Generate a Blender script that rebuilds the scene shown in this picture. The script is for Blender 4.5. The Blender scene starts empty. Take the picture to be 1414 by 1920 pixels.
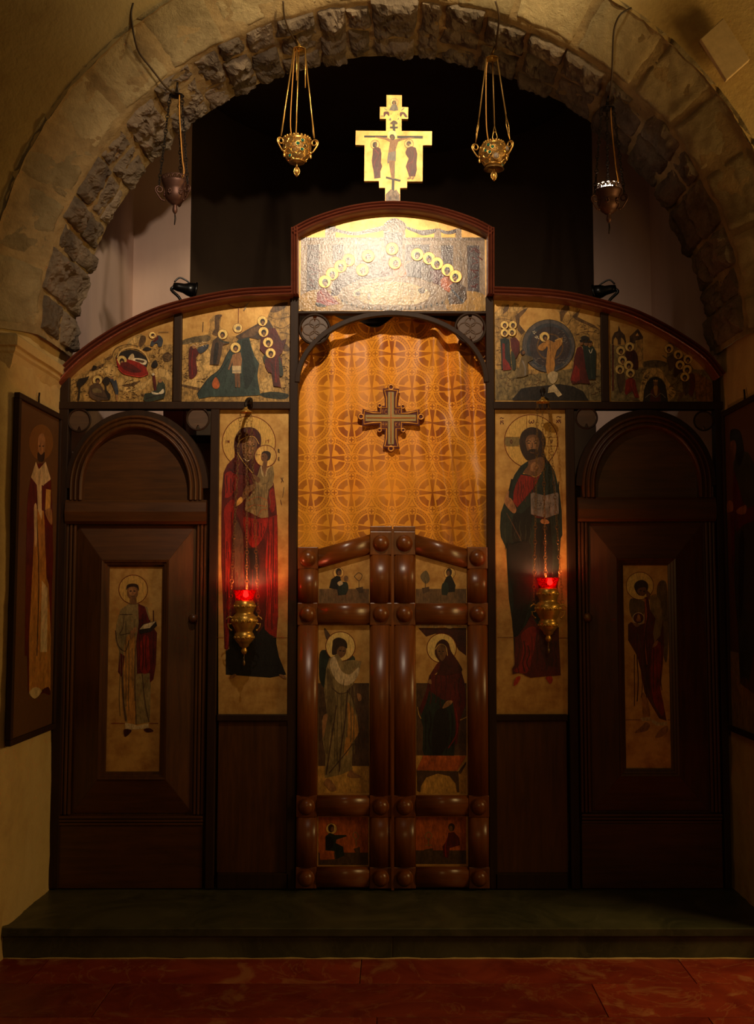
import bpy, bmesh, math, random
from math import pi, sin, cos, tan, atan2, sqrt, radians
from mathutils import Vector, noise
from mathutils.geometry import tessellate_polygon
random.seed(7)
S = bpy.context.scene
COL = S.collection

# ------------------------------------------------------------------ camera
F_PX, PX0, PY0 = 2000.0, 735.0, 960.0          # focal length / principal point in pixels of 1414x1920
PITCH = radians(4.3)
CAM = Vector((0.0, -4.76, 1.29))
cd = bpy.data.cameras.new('camera'); cam = bpy.data.objects.new('camera', cd); COL.objects.link(cam)
cam.location = CAM; cam.rotation_euler = (pi/2 + PITCH, 0, 0)
cd.sensor_fit = 'VERTICAL'; cd.sensor_height = 24.0; cd.lens = 24.0*F_PX/1920.0
cd.shift_x = -(PX0-707.0)/1920.0; cd.shift_y = 0.0
cd.clip_start = 0.05
S.camera = cam

# ------------------------------------------------------------------ light
S.view_settings.view_transform = 'Standard'; S.view_settings.look = 'None'
S.view_settings.exposure = 0.0; S.view_settings.gamma = 1.0; S.view_settings.use_curve_mapping = False
w = bpy.data.worlds.new('nave_gloom'); S.world = w; w.use_nodes = True
w.node_tree.nodes['Background'].inputs[0].default_value = (1.0, 0.60, 0.22, 1)
w.node_tree.nodes['Background'].inputs[1].default_value = 0.03

def light(kind, name, loc, energy, color, target=None, size=0.05, spot=60, blend=1.0):
    d = bpy.data.lights.new(name, kind); d.energy = energy; d.color = color
    if kind == 'AREA': d.size = size
    else: d.shadow_soft_size = size
    if kind == 'SPOT': d.spot_size = radians(spot); d.spot_blend = blend
    o = bpy.data.objects.new(name, d); COL.objects.link(o); o.location = loc
    if target is not None:
        o.rotation_euler = (Vector(target)-Vector(loc)).to_track_quat('-Z', 'Y').to_euler()
    return o
# ceiling spotlight of the nave, trained on the top of the screen
light('SPOT', 'ceiling_spotlight', (-0.14, -2.05, 3.50), 172, (1.0, 0.80, 0.58), (-0.34, 0.0, 2.62), 0.03, 75, 1.0)
# warm nave lamp high on the right
light('SPOT', 'vault_lamp', (0.45, -1.80, 4.22), 180, (1.0, 0.78, 0.44), (0.12, -0.5, 4.34), 0.08, 100, 1.0)
# added warm fill near the camera, lifts the dim lower and right parts
light('POINT', 'nave_fill', (0.35, -4.3, 2.0), 20, (1.0, 0.58, 0.20), None, 0.25)
# lamp of the side aisle, far to the right
light('POINT', 'aisle_lamp', (2.9, -1.40, 1.9), 120, (1.0, 0.63, 0.22), None, 0.45)

# ------------------------------------------------------------------ pixel -> place
_F = Vector((0, cos(PITCH), sin(PITCH))); _U = Vector((0, -sin(PITCH), cos(PITCH)))
def ray(px, py):
    return _F + Vector(((px-PX0)/F_PX, 0, 0)) + _U*((PY0-py)/F_PX)
def U(px, py, Y=0.0):
    d = ray(px, py); return CAM + d*((Y-CAM.y)/d.y)
def UX(px, py, X):
    d = ray(px, py); return CAM + d*((X-CAM.x)/d.x)
def scale_at(p):                                   # pixels per metre at a place
    return F_PX/((Vector(p)-CAM).dot(_F))

# ------------------------------------------------------------------ objects
def tag(o, label=None, cat=None, group=None, kind=None):
    if label: o['label'] = label
    if cat: o['category'] = cat
    if group: o['group'] = group
    if kind: o['kind'] = kind
    return o
def empty(name, loc, label=None, cat=None, group=None, kind=None):
    o = bpy.data.objects.new(name, None); COL.objects.link(o); o.location = loc
    o.empty_display_size = 0.05
    return tag(o, label, cat, group, kind)
def wloc(o):
    v = Vector((0, 0, 0))
    while o is not None: v = v + o.location; o = o.parent
    return v

def lin(c):
    return tuple(((v/255)/12.92 if v/255 <= 0.04045 else ((v/255+0.055)/1.055)**2.4) for v in c)

class MB:
    def __init__(s): s.v = []; s.f = []; s.c = []; s.sm = []
    def add(s, vs, fs, smooth=False, col=None):
        b = len(s.v); s.v += [Vector(v) for v in vs]
        for f in fs: s.f.append([b+i for i in f]); s.sm.append(smooth); s.c.append(col)
        return s
    def box(s, x0, x1, y0, y1, z0, z1):
        vs = [(x, y, z) for x in (x0, x1) for y in (y0, y1) for z in (z0, z1)]
        return s.add(vs, [(0,1,3,2), (4,6,7,5), (0,4,5,1), (2,3,7,6), (0,2,6,4), (1,5,7,3)])
    def prism(s, pts, y0, y1):                    # pts: (x,z) outline, extruded in y
        n = len(pts)
        a = [Vector((p[0], y0, p[1])) for p in pts]; b = [Vector((p[0], y1, p[1])) for p in pts]
        tri = tessellate_polygon([[Vector((p[0], p[1], 0)) for p in pts]])
        fs = [tuple(t) for t in tri] + [tuple(i+n for i in t) for t in tri]
        fs += [(i, (i+1) % n, (i+1) % n+n, i+n) for i in range(n)]
        return s.add(a+b, fs)
    def lathe(s, prof, o, seg=28, smooth=True, axis='z', squash=None):
        o = Vector(o); vs = []; fs = []; m = len(prof)
        for i in range(seg):
            a = 2*pi*i/seg
            for r, h in prof:
                if axis == 'z': vs.append(o+Vector((r*cos(a), r*sin(a), h)))
                else: vs.append(o+Vector((r*cos(a), h, r*sin(a))))
        for i in range(seg):
            j = (i+1) % seg
            for k in range(m-1): fs.append((i*m+k, j*m+k, j*m+k+1, i*m+k+1))
        return s.add(vs, fs, smooth)
    def tube(s, path, r, seg=8, closed=False, smooth=True):
        path = [Vector(p) for p in path]; n = len(path); vs = []; fs = []
        rr = r if isinstance(r, (list, tuple)) else [r]*n
        up = None
        for i, p in enumerate(path):
            if closed: t = path[(i+1) % n]-path[i-1]
            else: t = path[min(i+1, n-1)]-path[max(i-1, 0)]
            t = t.normalized() if t.length > 1e-9 else Vector((0, 0, 1))
            if up is None: up = Vector((0, 1, 0)) if abs(t.y) < 0.9 else Vector((1, 0, 0))
            a = (up - t*up.dot(t)); a = a.normalized() if a.length > 1e-6 else t.orthogonal().normalized()
            b = t.cross(a); up = a
            for k in range(seg):
                q = 2*pi*k/seg; vs.append(p + (a*cos(q)+b*sin(q))*rr[i])
        for i in range(n if closed else n-1):
            j = (i+1) % n
            for k in range(seg): fs.append((i*seg+k, i*seg+(k+1) % seg, j*seg+(k+1) % seg, j*seg+k))
        if not closed: fs += [tuple(range(seg)), tuple(range((n-1)*seg, n*seg))]
        return s.add(vs, fs, smooth)
    def sweep(s, path, prof, smooth=False, closed=False):   # path in xz plane; prof: (n,y) n along the left normal
        path = [Vector(p) for p in path]; n = len(path); m = len(prof); vs = []; fs = []
        for i, p in enumerate(path):
            if closed: t0 = (p-path[i-1]).normalized(); t1 = (path[(i+1) % n]-p).normalized()
            else:
                t0 = (p-path[max(i-1, 0)]); t1 = (path[min(i+1, n-1)]-p)
                t0 = t0.normalized() if t0.length else t1.normalized(); t1 = t1.normalized() if t1.length else t0
            t = (t0+t1).normalized(); nn = Vector((-t.z, 0, t.x)); k = 1/max(0.4, nn.dot(Vector((-t0.z, 0, t0.x))))
            for a, y in prof: vs.append(p+nn*(a*k)+Vector((0, y, 0)))
        for i in range(n if closed else n-1):
            j = (i+1) % n
            for q in range(m): fs.append((i*m+q, i*m+(q+1) % m, j*m+(q+1) % m, j*m+q))
        if not closed: fs += [tuple(range(m)), tuple(range((n-1)*m, n*m))]
        return s.add(vs, fs, smooth)
    def ball(s, o, r, seg=14, rings=8, sq=(1, 1, 1), half=None):
        o = Vector(o); vs = []; fs = []
        for i in range(rings+1):
            t = pi*i/rings
            for k in range(seg):
                a = 2*pi*k/seg
                vs.append(o+Vector((r*sin(t)*cos(a)*sq[0], r*sin(t)*sin(a)*sq[1], r*cos(t)*sq[2])))
        for i in range(rings):
            for k in range(seg): fs.append((i*seg+k, i*seg+(k+1) % seg, (i+1)*seg+(k+1) % seg, (i+1)*seg+k))
        return s.add(vs, fs, True)
    def build(s, name, mat, parent=None, bevel=0, kind=None, label=None, origin=None):
        off = wloc(parent) if parent else (Vector(origin) if origin is not None else Vector((0, 0, 0)))
        me = bpy.data.meshes.new(name); me.from_pydata([tuple(v-off) for v in s.v], [], s.f)
        for p, q in zip(me.polygons, s.sm): p.use_smooth = q
        if any(c is not None for c in s.c):
            at = me.color_attributes.new('Col', 'FLOAT_COLOR', 'CORNER')
            for p, c in zip(me.polygons, s.c):
                for li in p.loop_indices: at.data[li].color = (*c, 1)
        bm = bmesh.new(); bm.from_mesh(me); bmesh.ops.remove_doubles(bm, verts=bm.verts, dist=1e-6)
        bmesh.ops.recalc_face_normals(bm, faces=bm.faces); bm.to_mesh(me); bm.free()
        me.materials.append(M[mat] if isinstance(mat, str) else mat)
        o = bpy.data.objects.new(name, me); COL.objects.link(o)
        if parent: o.parent = parent
        elif origin is not None: o.location = off
        if bevel:
            b = o.modifiers.new('bevel', 'BEVEL'); b.width = bevel; b.segments = 2; b.limit_method = 'ANGLE'; b.angle_limit = 0.6
        if kind: o['kind'] = kind
        if label: o['label'] = label
        return o
def again(o, parent, loc):                          # another of a part, same mesh data
    c = o.copy(); COL.objects.link(c); c.parent = parent; c.location = Vector(loc)-wloc(parent); return c

def crom(pts, n=5, closed=False):
    P = [Vector(p) for p in pts]; m = len(P); out = []
    rng = range(m) if closed else range(m-1)
    for i in rng:
        if closed: a, b, c, d = P[i-1], P[i], P[(i+1) % m], P[(i+2) % m]
        else: a, b, c, d = P[max(i-1, 0)], P[i], P[i+1], P[min(i+2, m-1)]
        for k in range(n):
            t = k/n
            out.append(0.5*((2*b)+(c-a)*t+(2*a-5*b+4*c-d)*t*t+(3*b-3*c+d-a)*t**3))
    if not closed: out.append(P[-1])
    return out

# ------------------------------------------------------------------ materials
M = {}
class NT:
    def __init__(s, name):
        m = bpy.data.materials.new(name); m.use_nodes = True; s.m = m; s.t = m.node_tree
        s.b = s.t.nodes['Principled BSDF']; M[name] = m
    def n(s, kind, **kw):
        nd = s.t.nodes.new(kind)
        for k, v in kw.items():
            if k in nd.inputs: nd.inputs[k].default_value = v
            else: setattr(nd, k, v)
        return nd
    def l(s, a, b): s.t.links.new(a, b)
    def coords(s, scale=(1, 1, 1)):
        tc = s.n('ShaderNodeTexCoord'); mp = s.n('ShaderNodeMapping'); mp.inputs['Scale'].default_value = scale
        s.l(tc.outputs['Object'], mp.inputs['Vector']); return mp.outputs['Vector']
    def noise(s, vec, scale, detail=5, rough=0.6, dist=0.0):
        nd = s.n('ShaderNodeTexNoise', Scale=scale, Detail=detail, Roughness=rough, Distortion=dist)
        s.l(vec, nd.inputs['Vector']); return nd.outputs['Fac']
    def ramp(s, fac, stops):
        r = s.n('ShaderNodeValToRGB'); e = r.color_ramp.elements
        while len(e) < len(stops): e.new(0.5)
        for el, (p, c) in zip(e, stops): el.position = p; el.color = (*c, 1) if len(c) == 3 else c
        s.l(fac, r.inputs['Fac']); return r.outputs['Color']
    def mix(s, fac, a, b, mode='MIX'):
        m = s.n('ShaderNodeMix', data_type='RGBA', blend_type=mode)
        for sock, v in ((m.inputs[0], fac), (m.inputs[6], a), (m.inputs[7], b)):
            if hasattr(v, 'links'): s.l(v, sock)
            elif isinstance(v, (int, float)): sock.default_value = v
            else: sock.default_value = (*v, 1)
        return m.outputs[2]
    def bump(s, h, strength=0.3, dist=0.01):
        b = s.n('ShaderNodeBump', Strength=strength, Distance=dist); s.l(h, b.inputs['Height']); s.l(b.outputs['Normal'], s.b.inputs['Normal']); return b
    def col(s, c):
        if hasattr(c, 'links'): s.l(c, s.b.inputs['Base Color'])
        else: s.b.inputs['Base Color'].default_value = (*c, 1)
    def set(s, **kw):
        for k, v in kw.items():
            k = k.replace('_', ' ')
            if hasattr(v, 'links'): s.l(v, s.b.inputs[k])
            else: s.b.inputs[k].default_value = v
        return s

def wood(name, dark, light_, rough=0.42, axis='z', spec=0.5, grain=1.0):
    t = NT(name); sc = {'z': (14, 14, 1.2), 'x': (1.2, 14, 14)}[axis]
    v = t.coords(sc); n1 = t.noise(v, 3.0, 8, 0.65, 0.6); n2 = t.noise(t.coords(), 2.2, 3)
    c = t.ramp(n1, [(0.3, lin(dark)), (0.72, lin(light_))])
    c2 = t.mix(0.35, c, t.ramp(n2, [(0.35, lin(dark)), (0.7, lin(light_))]))
    t.col(c2); t.bump(n1, 0.12*grain, 0.004); t.set(Roughness=rough, Specular_IOR_Level=spec); return t
wood('dark_wood', (36, 22, 12), (58, 37, 20), 0.55, 'z', 0.2)
wood('door_wood', (52, 29, 10), (96, 56, 19), 0.38)
wood('door_wood_across', (52, 29, 10), (96, 56, 19), 0.38, 'x')
wood('royal_wood', (84, 42, 13), (138, 76, 25), 0.3)
wood('royal_wood_across', (84, 42, 13), (138, 76, 25), 0.28, 'x')
wood('moulding_wood', (92, 46, 32), (140, 74, 52), 0.3, 'x')
wood('disc_wood', (66, 46, 30), (104, 74, 48), 0.5, 'x')

t = NT('plaster'); v = t.coords(); n1 = t.noise(v, 1.6, 6, 0.6); n2 = t.noise(v, 9, 8, 0.7); n3 = t.noise(v, 60, 4)
c = t.mix(t.ramp(n2, [(0.42, (0, 0, 0)), (0.75, (1, 1, 1))]), lin((196, 166, 104)), lin((168, 134, 84)))
c = t.mix(t.ramp(n1, [(0.38, (0, 0, 0)), (0.7, (1, 1, 1))]), c, lin((205, 178, 124)))
t.col(c); t.bump(t.mix(0.35, n2, n3), 0.5, 0.012); t.set(Roughness=0.9, Specular_IOR_Level=0.2)
t = NT('pink_plaster'); v = t.coords(); n1 = t.noise(t.coords((3, 3, 0.6)), 2.0, 6); n2 = t.noise(v, 30, 6)
t.col(t.mix(n1, lin((228, 198, 182)), lin((196, 166, 152)))); t.bump(n2, 0.2, 0.004); t.set(Roughness=0.9, Specular_IOR_Level=0.2)
t = NT('shaded_plaster'); v = t.coords(); n1 = t.noise(v, 2.0, 6)  # darkness of the unlit apse and ceiling is put into this colour
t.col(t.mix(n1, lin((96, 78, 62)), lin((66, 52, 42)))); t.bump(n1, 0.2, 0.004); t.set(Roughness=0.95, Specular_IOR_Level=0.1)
t = NT('mortar'); v = t.coords(); n1 = t.noise(v, 7, 8, 0.65); n2 = t.noise(v, 40, 6, 0.7)
t.col(t.ramp(n1, [(0.3, lin((120, 100, 70))), (0.7, lin((180, 154, 108)))])); t.bump(t.mix(0.5, n1, n2), 0.9, 0.02); t.set(Roughness=0.95, Specular_IOR_Level=0.15)
def stone(name, a, b, soot):
    t = NT(name); v = t.coords(); oi = t.n('ShaderNodeObjectInfo')
    n1 = t.noise(v, 9, 10, 0.7, 0.4); n2 = t.noise(v, 38, 8, 0.75); n3 = t.noise(v, 4, 4)
    c = t.ramp(n1, [(0.32, lin(a)), (0.68, lin(b))])
    c = t.mix(t.ramp(n3, [(0.52, (0, 0, 0)), (0.72, (soot, soot, soot))]), c, lin((40, 34, 30)))
    h = t.n('ShaderNodeHueSaturation', Saturation=0.95); t.l(c, h.inputs['Color'])
    mr = t.n('ShaderNodeMapRange'); mr.inputs[3].default_value = 0.72; mr.inputs[4].default_value = 1.25
    t.l(oi.outputs['Random'], mr.inputs[0]); t.l(mr.outputs[0], h.inputs['Value'])
    t.col(h.outputs['Color']); t.bump(t.mix(0.5, n1, n2), 1.0, 0.035); t.set(Roughness=0.92, Specular_IOR_Level=0.25); return t
stone('grey_stone', (104, 88, 74), (156, 136, 112), 0.6)
stone('lime_stone', (164, 142, 98), (206, 182, 132), 0.12)

def marble(name, a, b, vein, vs):
    t = NT(name); oi = t.n('ShaderNodeObjectInfo'); tc = t.n('ShaderNodeTexCoord')
    vm = t.n('ShaderNodeVectorMath', operation='MULTIPLY_ADD'); vm.inputs[1].default_value = (1, 1, 1)
    cx = t.n('ShaderNodeCombineXYZ'); mm = t.n('ShaderNodeMath', operation='MULTIPLY'); mm.inputs[1].default_value = 37.0
    t.l(oi.outputs['Random'], mm.inputs[0])
    for k in range(3): t.l(mm.outputs[0], cx.inputs[k])
    t.l(tc.outputs['Object'], vm.inputs[0]); t.l(cx.outputs[0], vm.inputs[2]); v = vm.outputs[0]
    n1 = t.noise(v, 3.2, 8, 0.62, 1.4); n2 = t.noise(v, 2.2, 6, 0.55, 2.2); n3 = t.noise(v, 22, 5)
    c = t.ramp(n1, [(0.34, lin(a)), (0.66, lin(b))])
    ab = t.n('ShaderNodeMath', operation='SUBTRACT'); ab.inputs[1].default_value = 0.5; t.l(n2, ab.inputs[0])
    a2 = t.n('ShaderNodeMath', operation='ABSOLUTE'); t.l(ab.outputs[0], a2.inputs[0])
    c = t.mix(t.ramp(a2.outputs[0], [(0.0, (vs, vs, vs)), (0.012, (0, 0, 0))]), c, lin(vein))
    n4 = t.noise(v, 5.5, 7, 0.6, 0.8)
    c = t.mix(t.ramp(n4, [(0.58, (0, 0, 0)), (0.67, (0.5, 0.5, 0.5))]), c, lin(vein))
    h = t.n('ShaderNodeHueSaturation'); t.l(c, h.inputs['Color']); mr = t.n('ShaderNodeMapRange'); mr.inputs[3].default_value = 0.7; mr.inputs[4].default_value = 1.25
    t.l(oi.outputs['Random'], mr.inputs[0]); t.l(mr.outputs[0], h.inputs['Value']); t.col(h.outputs['Color'])
    t.bump(n3, 0.06, 0.003); t.set(Roughness=0.42, Specular_IOR_Level=0.3); return t
marble('red_marble', (112, 34, 20), (146, 58, 34), (176, 126, 84), 0.3)
marble('green_marble', (58, 60, 42), (92, 90, 64), (100, 98, 76), 0.3)

t = NT('gold_ground'); v = t.coords(); n1 = t.noise(v, 14, 8, 0.65); n2 = t.noise(t.coords((1, 1, 0.35)), 90, 5, 0.7); n3 = t.noise(v, 5, 5)
c = t.ramp(n1, [(0.3, lin((172, 118, 50))), (0.6, lin((220, 172, 94)))])
c = t.mix(t.ramp(n2, [(0.62, (0, 0, 0)), (0.78, (0.55, 0.55, 0.55))]), c, lin((96, 62, 24)))
t.col(c); t.bump(t.mix(0.5, n2, n1), 0.28, 0.003); t.set(Metallic=0.45, Roughness=0.42, Specular_IOR_Level=0.5, Coat_Weight=0.28, Coat_Roughness=0.3)
def paint(name, metallic, rough, bumps=0.25, lo=0.62, hi=1.25, crag=False):
    t = NT(name); v = t.coords(); at = t.n('ShaderNodeAttribute', attribute_name='Col')
    n1 = t.noise(t.coords((1, 1, 0.5)), 30, 8, 0.7); n2 = t.noise(v, 120, 4)
    f = t.ramp(n1, [(0.3, (lo, lo, lo)), (0.7, (hi, hi, hi))])
    n5 = t.noise(t.coords((1, 1, 0.25)), 210, 4, 0.7); f = t.mix(1.0, f, t.ramp(n5, [(0.34, (0.66,)*3), (0.6, (1.12,)*3)]), 'MULTIPLY')
    if crag:                                            # painted crags: dark broken strokes
        vo = t.n('ShaderNodeTexVoronoi', feature='DISTANCE_TO_EDGE', Scale=36.0, Randomness=1.0)
        ad = t.n('ShaderNodeVectorMath', operation='ADD'); nn = t.n('ShaderNodeTexNoise', Scale=45.0, Detail=4.0)
        sc = t.n('ShaderNodeVectorMath', operation='SCALE'); sc.inputs['Scale'].default_value = 0.035
        t.l(v, nn.inputs['Vector']); t.l(nn.outputs['Color'], sc.inputs[0]); t.l(sc.outputs[0], ad.inputs[0]); t.l(t.coords((1, 1, 0.6)), ad.inputs[1]); t.l(ad.outputs[0], vo.inputs['Vector'])
        f = t.mix(1.0, f, t.ramp(vo.outputs['Distance'], [(0.0, (0.5,)*3), (0.08, (0.95,)*3), (0.35, (1.2,)*3)]), 'MULTIPLY')
    t.col(t.mix(1.0, at.outputs['Color'], f, 'MULTIPLY')); t.bump(t.mix(0.5, n1, n2), bumps, 0.003)
    t.set(Metallic=metallic, Roughness=rough, Specular_IOR_Level=0.5)
paint('paint', 0.0, 0.42, 0.3, 0.42, 1.45)
paint('rock_paint', 0.1, 0.42, 0.35, 0.5, 1.4, True)
paint('halo_gold', 0.4, 0.4, 0.2, 0.85, 1.1)
paint('thick_varnish', 0.0, 0.20, 0.6, 0.5, 1.4)
M['thick_varnish'].node_tree.nodes['Principled BSDF'].inputs['Specular IOR Level'].default_value = 0.62
def plain(name, c, **kw):
    t = NT(name); n = t.noise(t.coords(), 40, 6); a = lin(c)
    t.col(t.mix(n, tuple(x*0.7 for x in a), tuple(min(1, x*1.25) for x in a))); t.bump(n, 0.15, 0.002); t.set(**kw); return t
plain('brass', (206, 158, 70), Metallic=0.75, Roughness=0.34)
plain('brass_dull', (130, 98, 50), Metallic=0.6, Roughness=0.45)
plain('copper', (88, 58, 46), Metallic=0.6, Roughness=0.5)
plain('gilt_wire', (226, 178, 96), Metallic=0.9, Roughness=0.3)
plain('black_metal', (14, 13, 13), Metallic=0.4, Roughness=0.3)
plain('iron', (38, 30, 24), Metallic=0.6, Roughness=0.5)
plain('cable_rubber', (64, 46, 24), Roughness=0.5)
plain('cable_yellow', (190, 128, 44), Roughness=0.4)
plain('green_gem', (6, 84, 74), Roughness=0.08, Specular_IOR_Level=0.9)
plain('dark_gem', (20, 16, 18), Roughness=0.1, Specular_IOR_Level=0.9)
plain('clear_glass', (226, 214, 196), Roughness=0.08, Transmission_Weight=0.7)
plain('red_glass', (200, 6, 10), Roughness=0.06, Transmission_Weight=0.85, IOR=1.3)
plain('plaque_white', (200, 172, 124), Roughness=0.5)
plain('red_lacquer', (84, 18, 12), Roughness=0.4)
plain('pale_paint', (190, 172, 164), Roughness=0.6)
plain('maroon_cloth', (84, 14, 12), Roughness=0.7)
plain('gold_thread', (232, 160, 66), Roughness=0.35, Metallic=0.35)
plain('orange_thread', (196, 104, 34), Roughness=0.5)
plain('dark_void', (18, 14, 12), Roughness=0.9)
t = NT('rope_thread'); v = t.coords(); wv = t.n('ShaderNodeTexWave', wave_type='BANDS', bands_direction='DIAGONAL', Scale=95.0, Distortion=0.5); t.l(v, wv.inputs['Vector'])
t.col(t.ramp(wv.outputs['Fac'], [(0.2, lin((120, 96, 50))), (0.7, lin((206, 182, 118)))])); t.bump(wv.outputs['Fac'], 0.6, 0.002); t.set(Roughness=0.5)
def glow(name, c, strength):
    t = NT(name); t.b.inputs['Emission Color'].default_value = (*c, 1); t.b.inputs['Emission Strength'].default_value = strength; t.col(c)
glow('flame', (1.0, 0.5, 0.2), 320)
glow('bulb_glow', (1.0, 0.86, 0.66), 6)
glow('bulb_bright', (1.0, 0.82, 0.62), 12)
# ================================================================== the setting
HW = 1.492                                            # half width between the jambs
CZ = 2.36                                             # springing height of the arch
FRONT = -0.60                                         # nave face of the arch
FLOOR_Z = -0.118
def arch_r(y):                                        # soffit radius, flaring towards the nave
    t = max(0.0, min(1.0, (-y-0.38)/0.16)); return 1.462 + 0.015*min(1, -min(y, 0)/0.38) + 0.165*(t**1.3)
def soffit(phi, y, out=0.0):                          # phi 0 = left springing, pi = right
    r = arch_r(y)+out
    return Vector((-r*cos(phi), y, CZ + r*sin(phi)*0.985))
def on_soffit(px, py, lift=0.0):
    d = ray(px, py); best = None
    for i in range(600):
        y = -0.56+i*0.0011; p = CAM+d*((y-CAM.y)/d.y)
        g = sqrt(p.x**2+((p.z-CZ)/0.985)**2)-(arch_r(y)-lift)
        if best is None or abs(g) < best[0]: best = (abs(g), p)
    return best[1]

# floor of red marble tiles
fl = empty('floor', (0, -2.5, FLOOR_Z), 'dark red marble floor in front of the step', 'floor', kind='structure')
MB().box(-4, 4, -7.0, -0.515, FLOOR_Z-0.10, FLOOR_Z-0.012).build('bedding', 'mortar', fl)
rows = [(-0.792, -0.516, [-2.1, -1.32, -0.117, 1.10, 2.0]), (-1.098, -0.795, [-2.3, -1.0, 0.72, 2.2]), (-1.42, -1.101, [-2.0, -0.05, 1.05, 2.4]),
        (-1.9, -1.423, [-2.2, -1.1, 0.1, 1.2, 2.3]), (-2.5, -1.903, [-2.4, -1.2, 0.0, 1.1, 2.2]), (-3.2, -2.503, [-2.2, -0.8, 0.5, 1.7, 2.5]), (-4.2, -3.203, [-2.2, -0.8, 0.5, 1.7, 2.5])]
for y0, y1, xs in rows:
    for a, b in zip(xs[:-1], xs[1:]):
        cx, cy = (a+b)/2, (y0+y1)/2
        o = MB().box(a+0.0015, b-0.0015, y0, y1, FLOOR_Z-0.03, FLOOR_Z).build('tile', 'red_marble', fl, bevel=0.0015)
# green marble step
st = empty('trim_1', (0, -0.27, FLOOR_Z), 'dark green marble step under the wooden screen', 'step', kind='structure')
MB().box(-HW, HW, -0.52, 2.9, FLOOR_Z-0.05, -0.035).build('step_core', 'mortar', st)
for a, b in ((-1.52, 1.52),):
    MB().box(a, b, -0.545, 0.5, -0.033, 0.0).build('tread', 'green_marble', st, bevel=0.004)
for a, b in ((-1.50, 0.0), (0.003, 1.50)):
    MB().box(a, b, -0.530, -0.505, FLOOR_Z+0.003, -0.034).build('riser', 'green_marble', st, bevel=0.002)
bpy_mortar = MB(); xs = [-1.5+i*0.03 for i in range(101)]
bpy_mortar.tube([(x, -0.533, FLOOR_Z+0.003*noise.noise((x*9, 0, 0))) for x in xs], [0.004+0.003*noise.noise((x*14, 3, 0)) for x in xs], 6).build('mortar_joint', 'plaster', st)

# ---- arch, jambs, nave wall
def disp_grid(nu, nv, fn, name, mat, parent=None, smooth=True, **kw):
    mb = MB(); vs = [fn(i/nu, j/nv) for i in range(nu+1) for j in range(nv+1)]
    fs = [(i*(nv+1)+j, (i+1)*(nv+1)+j, (i+1)*(nv+1)+j+1, i*(nv+1)+j+1) for i in range(nu) for j in range(nv)]
    return mb.add(vs, fs, smooth).build(name, mat, parent, **kw)
arch = empty('trim_2', (0, -0.4, CZ), 'rough stone arch spanning the top of the picture', 'arch', kind='structure')
def nz(p, s, o=5): return noise.fractal(Vector(p)*s, 1.0, 2.1, o)
def mort(u, v):
    phi = pi*u; y = -0.56+0.62*v
    p = soffit(phi, y); return soffit(phi, y, -0.002+0.010*nz(p, 5)+0.005*nz(p, 18, 3))
disp_grid(260, 50, mort, 'mortar_bed', 'mortar', arch)
def make_stone(ph0, ph1, y0, y1, proud, rough, mat, nu, nv, seed, keep=0.0):
    R = 1.48; jit = lambda k: noise.noise((seed*3.7+k*5.1, 1.3, 0.2))*(1 if rough > 0.012 else 0.3)
    c = [(ph0+0.013*jit(1), y0+0.02*jit(2)), (ph1+0.013*jit(3), y0+0.02*jit(4)), (ph1+0.013*jit(5), y1+0.02*jit(6)), (ph0+0.013*jit(7), y1+0.02*jit(8))]
    mb = MB(); vs = []
    tilt = 0.5*proud*jit(9); tilt2 = 0.6*proud*jit(10)
    for i in range(nu+1):
        for j in range(nv+1):
            u, v = i/nu, j/nv
            a = [(c[0][k]*(1-u)+c[1][k]*u)*(1-v)+(c[3][k]*(1-u)+c[2][k]*u)*v for k in (0, 1)]
            p0 = soffit(a[0], a[1])
            wob = 0.010*nz(p0+Vector((seed, 0, 0)), 14, 3)
            e = min(min(u, 1-u)*(ph1-ph0)*R, min(v, 1-v)*(y1-y0)); k = min(1, e/(0.035 if rough > 0.01 else 0.02)); k = sqrt(k)
            h = k*(proud + tilt*(2*u-1)+tilt2*(2*v-1)) + (rough*nz(p0+Vector((0, seed, 0)), 9, 6)+0.9*rough*(0.35-abs(nz(p0, 15, 4)))+0.35*rough*(0.3-abs(nz(p0, 38, 3))))*(0.25+0.75*k)
            border = i in (0, nu) or j in (0, nv)
            if border: h = -0.018
            q = soffit(a[0]+(wob/R if not border else 0), a[1]+wob*0.7, -h)
            vs.append(q)
    fs = [(i*(nv+1)+j, (i+1)*(nv+1)+j, (i+1)*(nv+1)+j+1, i*(nv+1)+j+1) for i in range(nu) for j in range(nv)]
    return mb.add(vs, fs, rough < 0.012).build('stone', mat, arch)
rs = random.Random(11); seed = 0
def column(ph, p1, cells, mat, proud, rough, nu, dens):
    global seed
    for ya, yb in cells:
        seed += 1
        make_stone(ph, p1, ya, yb, proud*(0.4+1.1*rs.random()), rough*(0.75+0.5*rs.random()), mat, nu, max(7, int((yb-ya)*dens)), seed)
ph = 0.012
while ph < pi-0.02:                                    # rough grey courses at the back
    p1 = min(ph+0.118*(0.6+0.8*rs.random()), pi-0.012)
    if pi-p1 < 0.07: p1 = pi-0.012
    e0, e1 = -0.37+0.04*(rs.random()-0.5), 0.07+0.04*(rs.random()-0.5); q = rs.random(); g = 0.0035
    if q < 0.18: cells = [(e0, e1)]
    elif q < 0.72: m_ = e0+(e1-e0)*(0.3+0.4*rs.random()); cells = [(e0, m_-0.005), (m_+0.005, e1)]
    else: m_, k_ = e0+(e1-e0)*(0.25+0.15*rs.random()), e0+(e1-e0)*(0.6+0.15*rs.random()); cells = [(e0, m_-0.005), (m_+0.005, k_-0.005), (k_+0.005, e1)]
    column(ph+g, p1-g, cells, 'grey_stone', 0.022, 0.024, 22, 76); ph = p1
ph = 0.012
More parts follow.
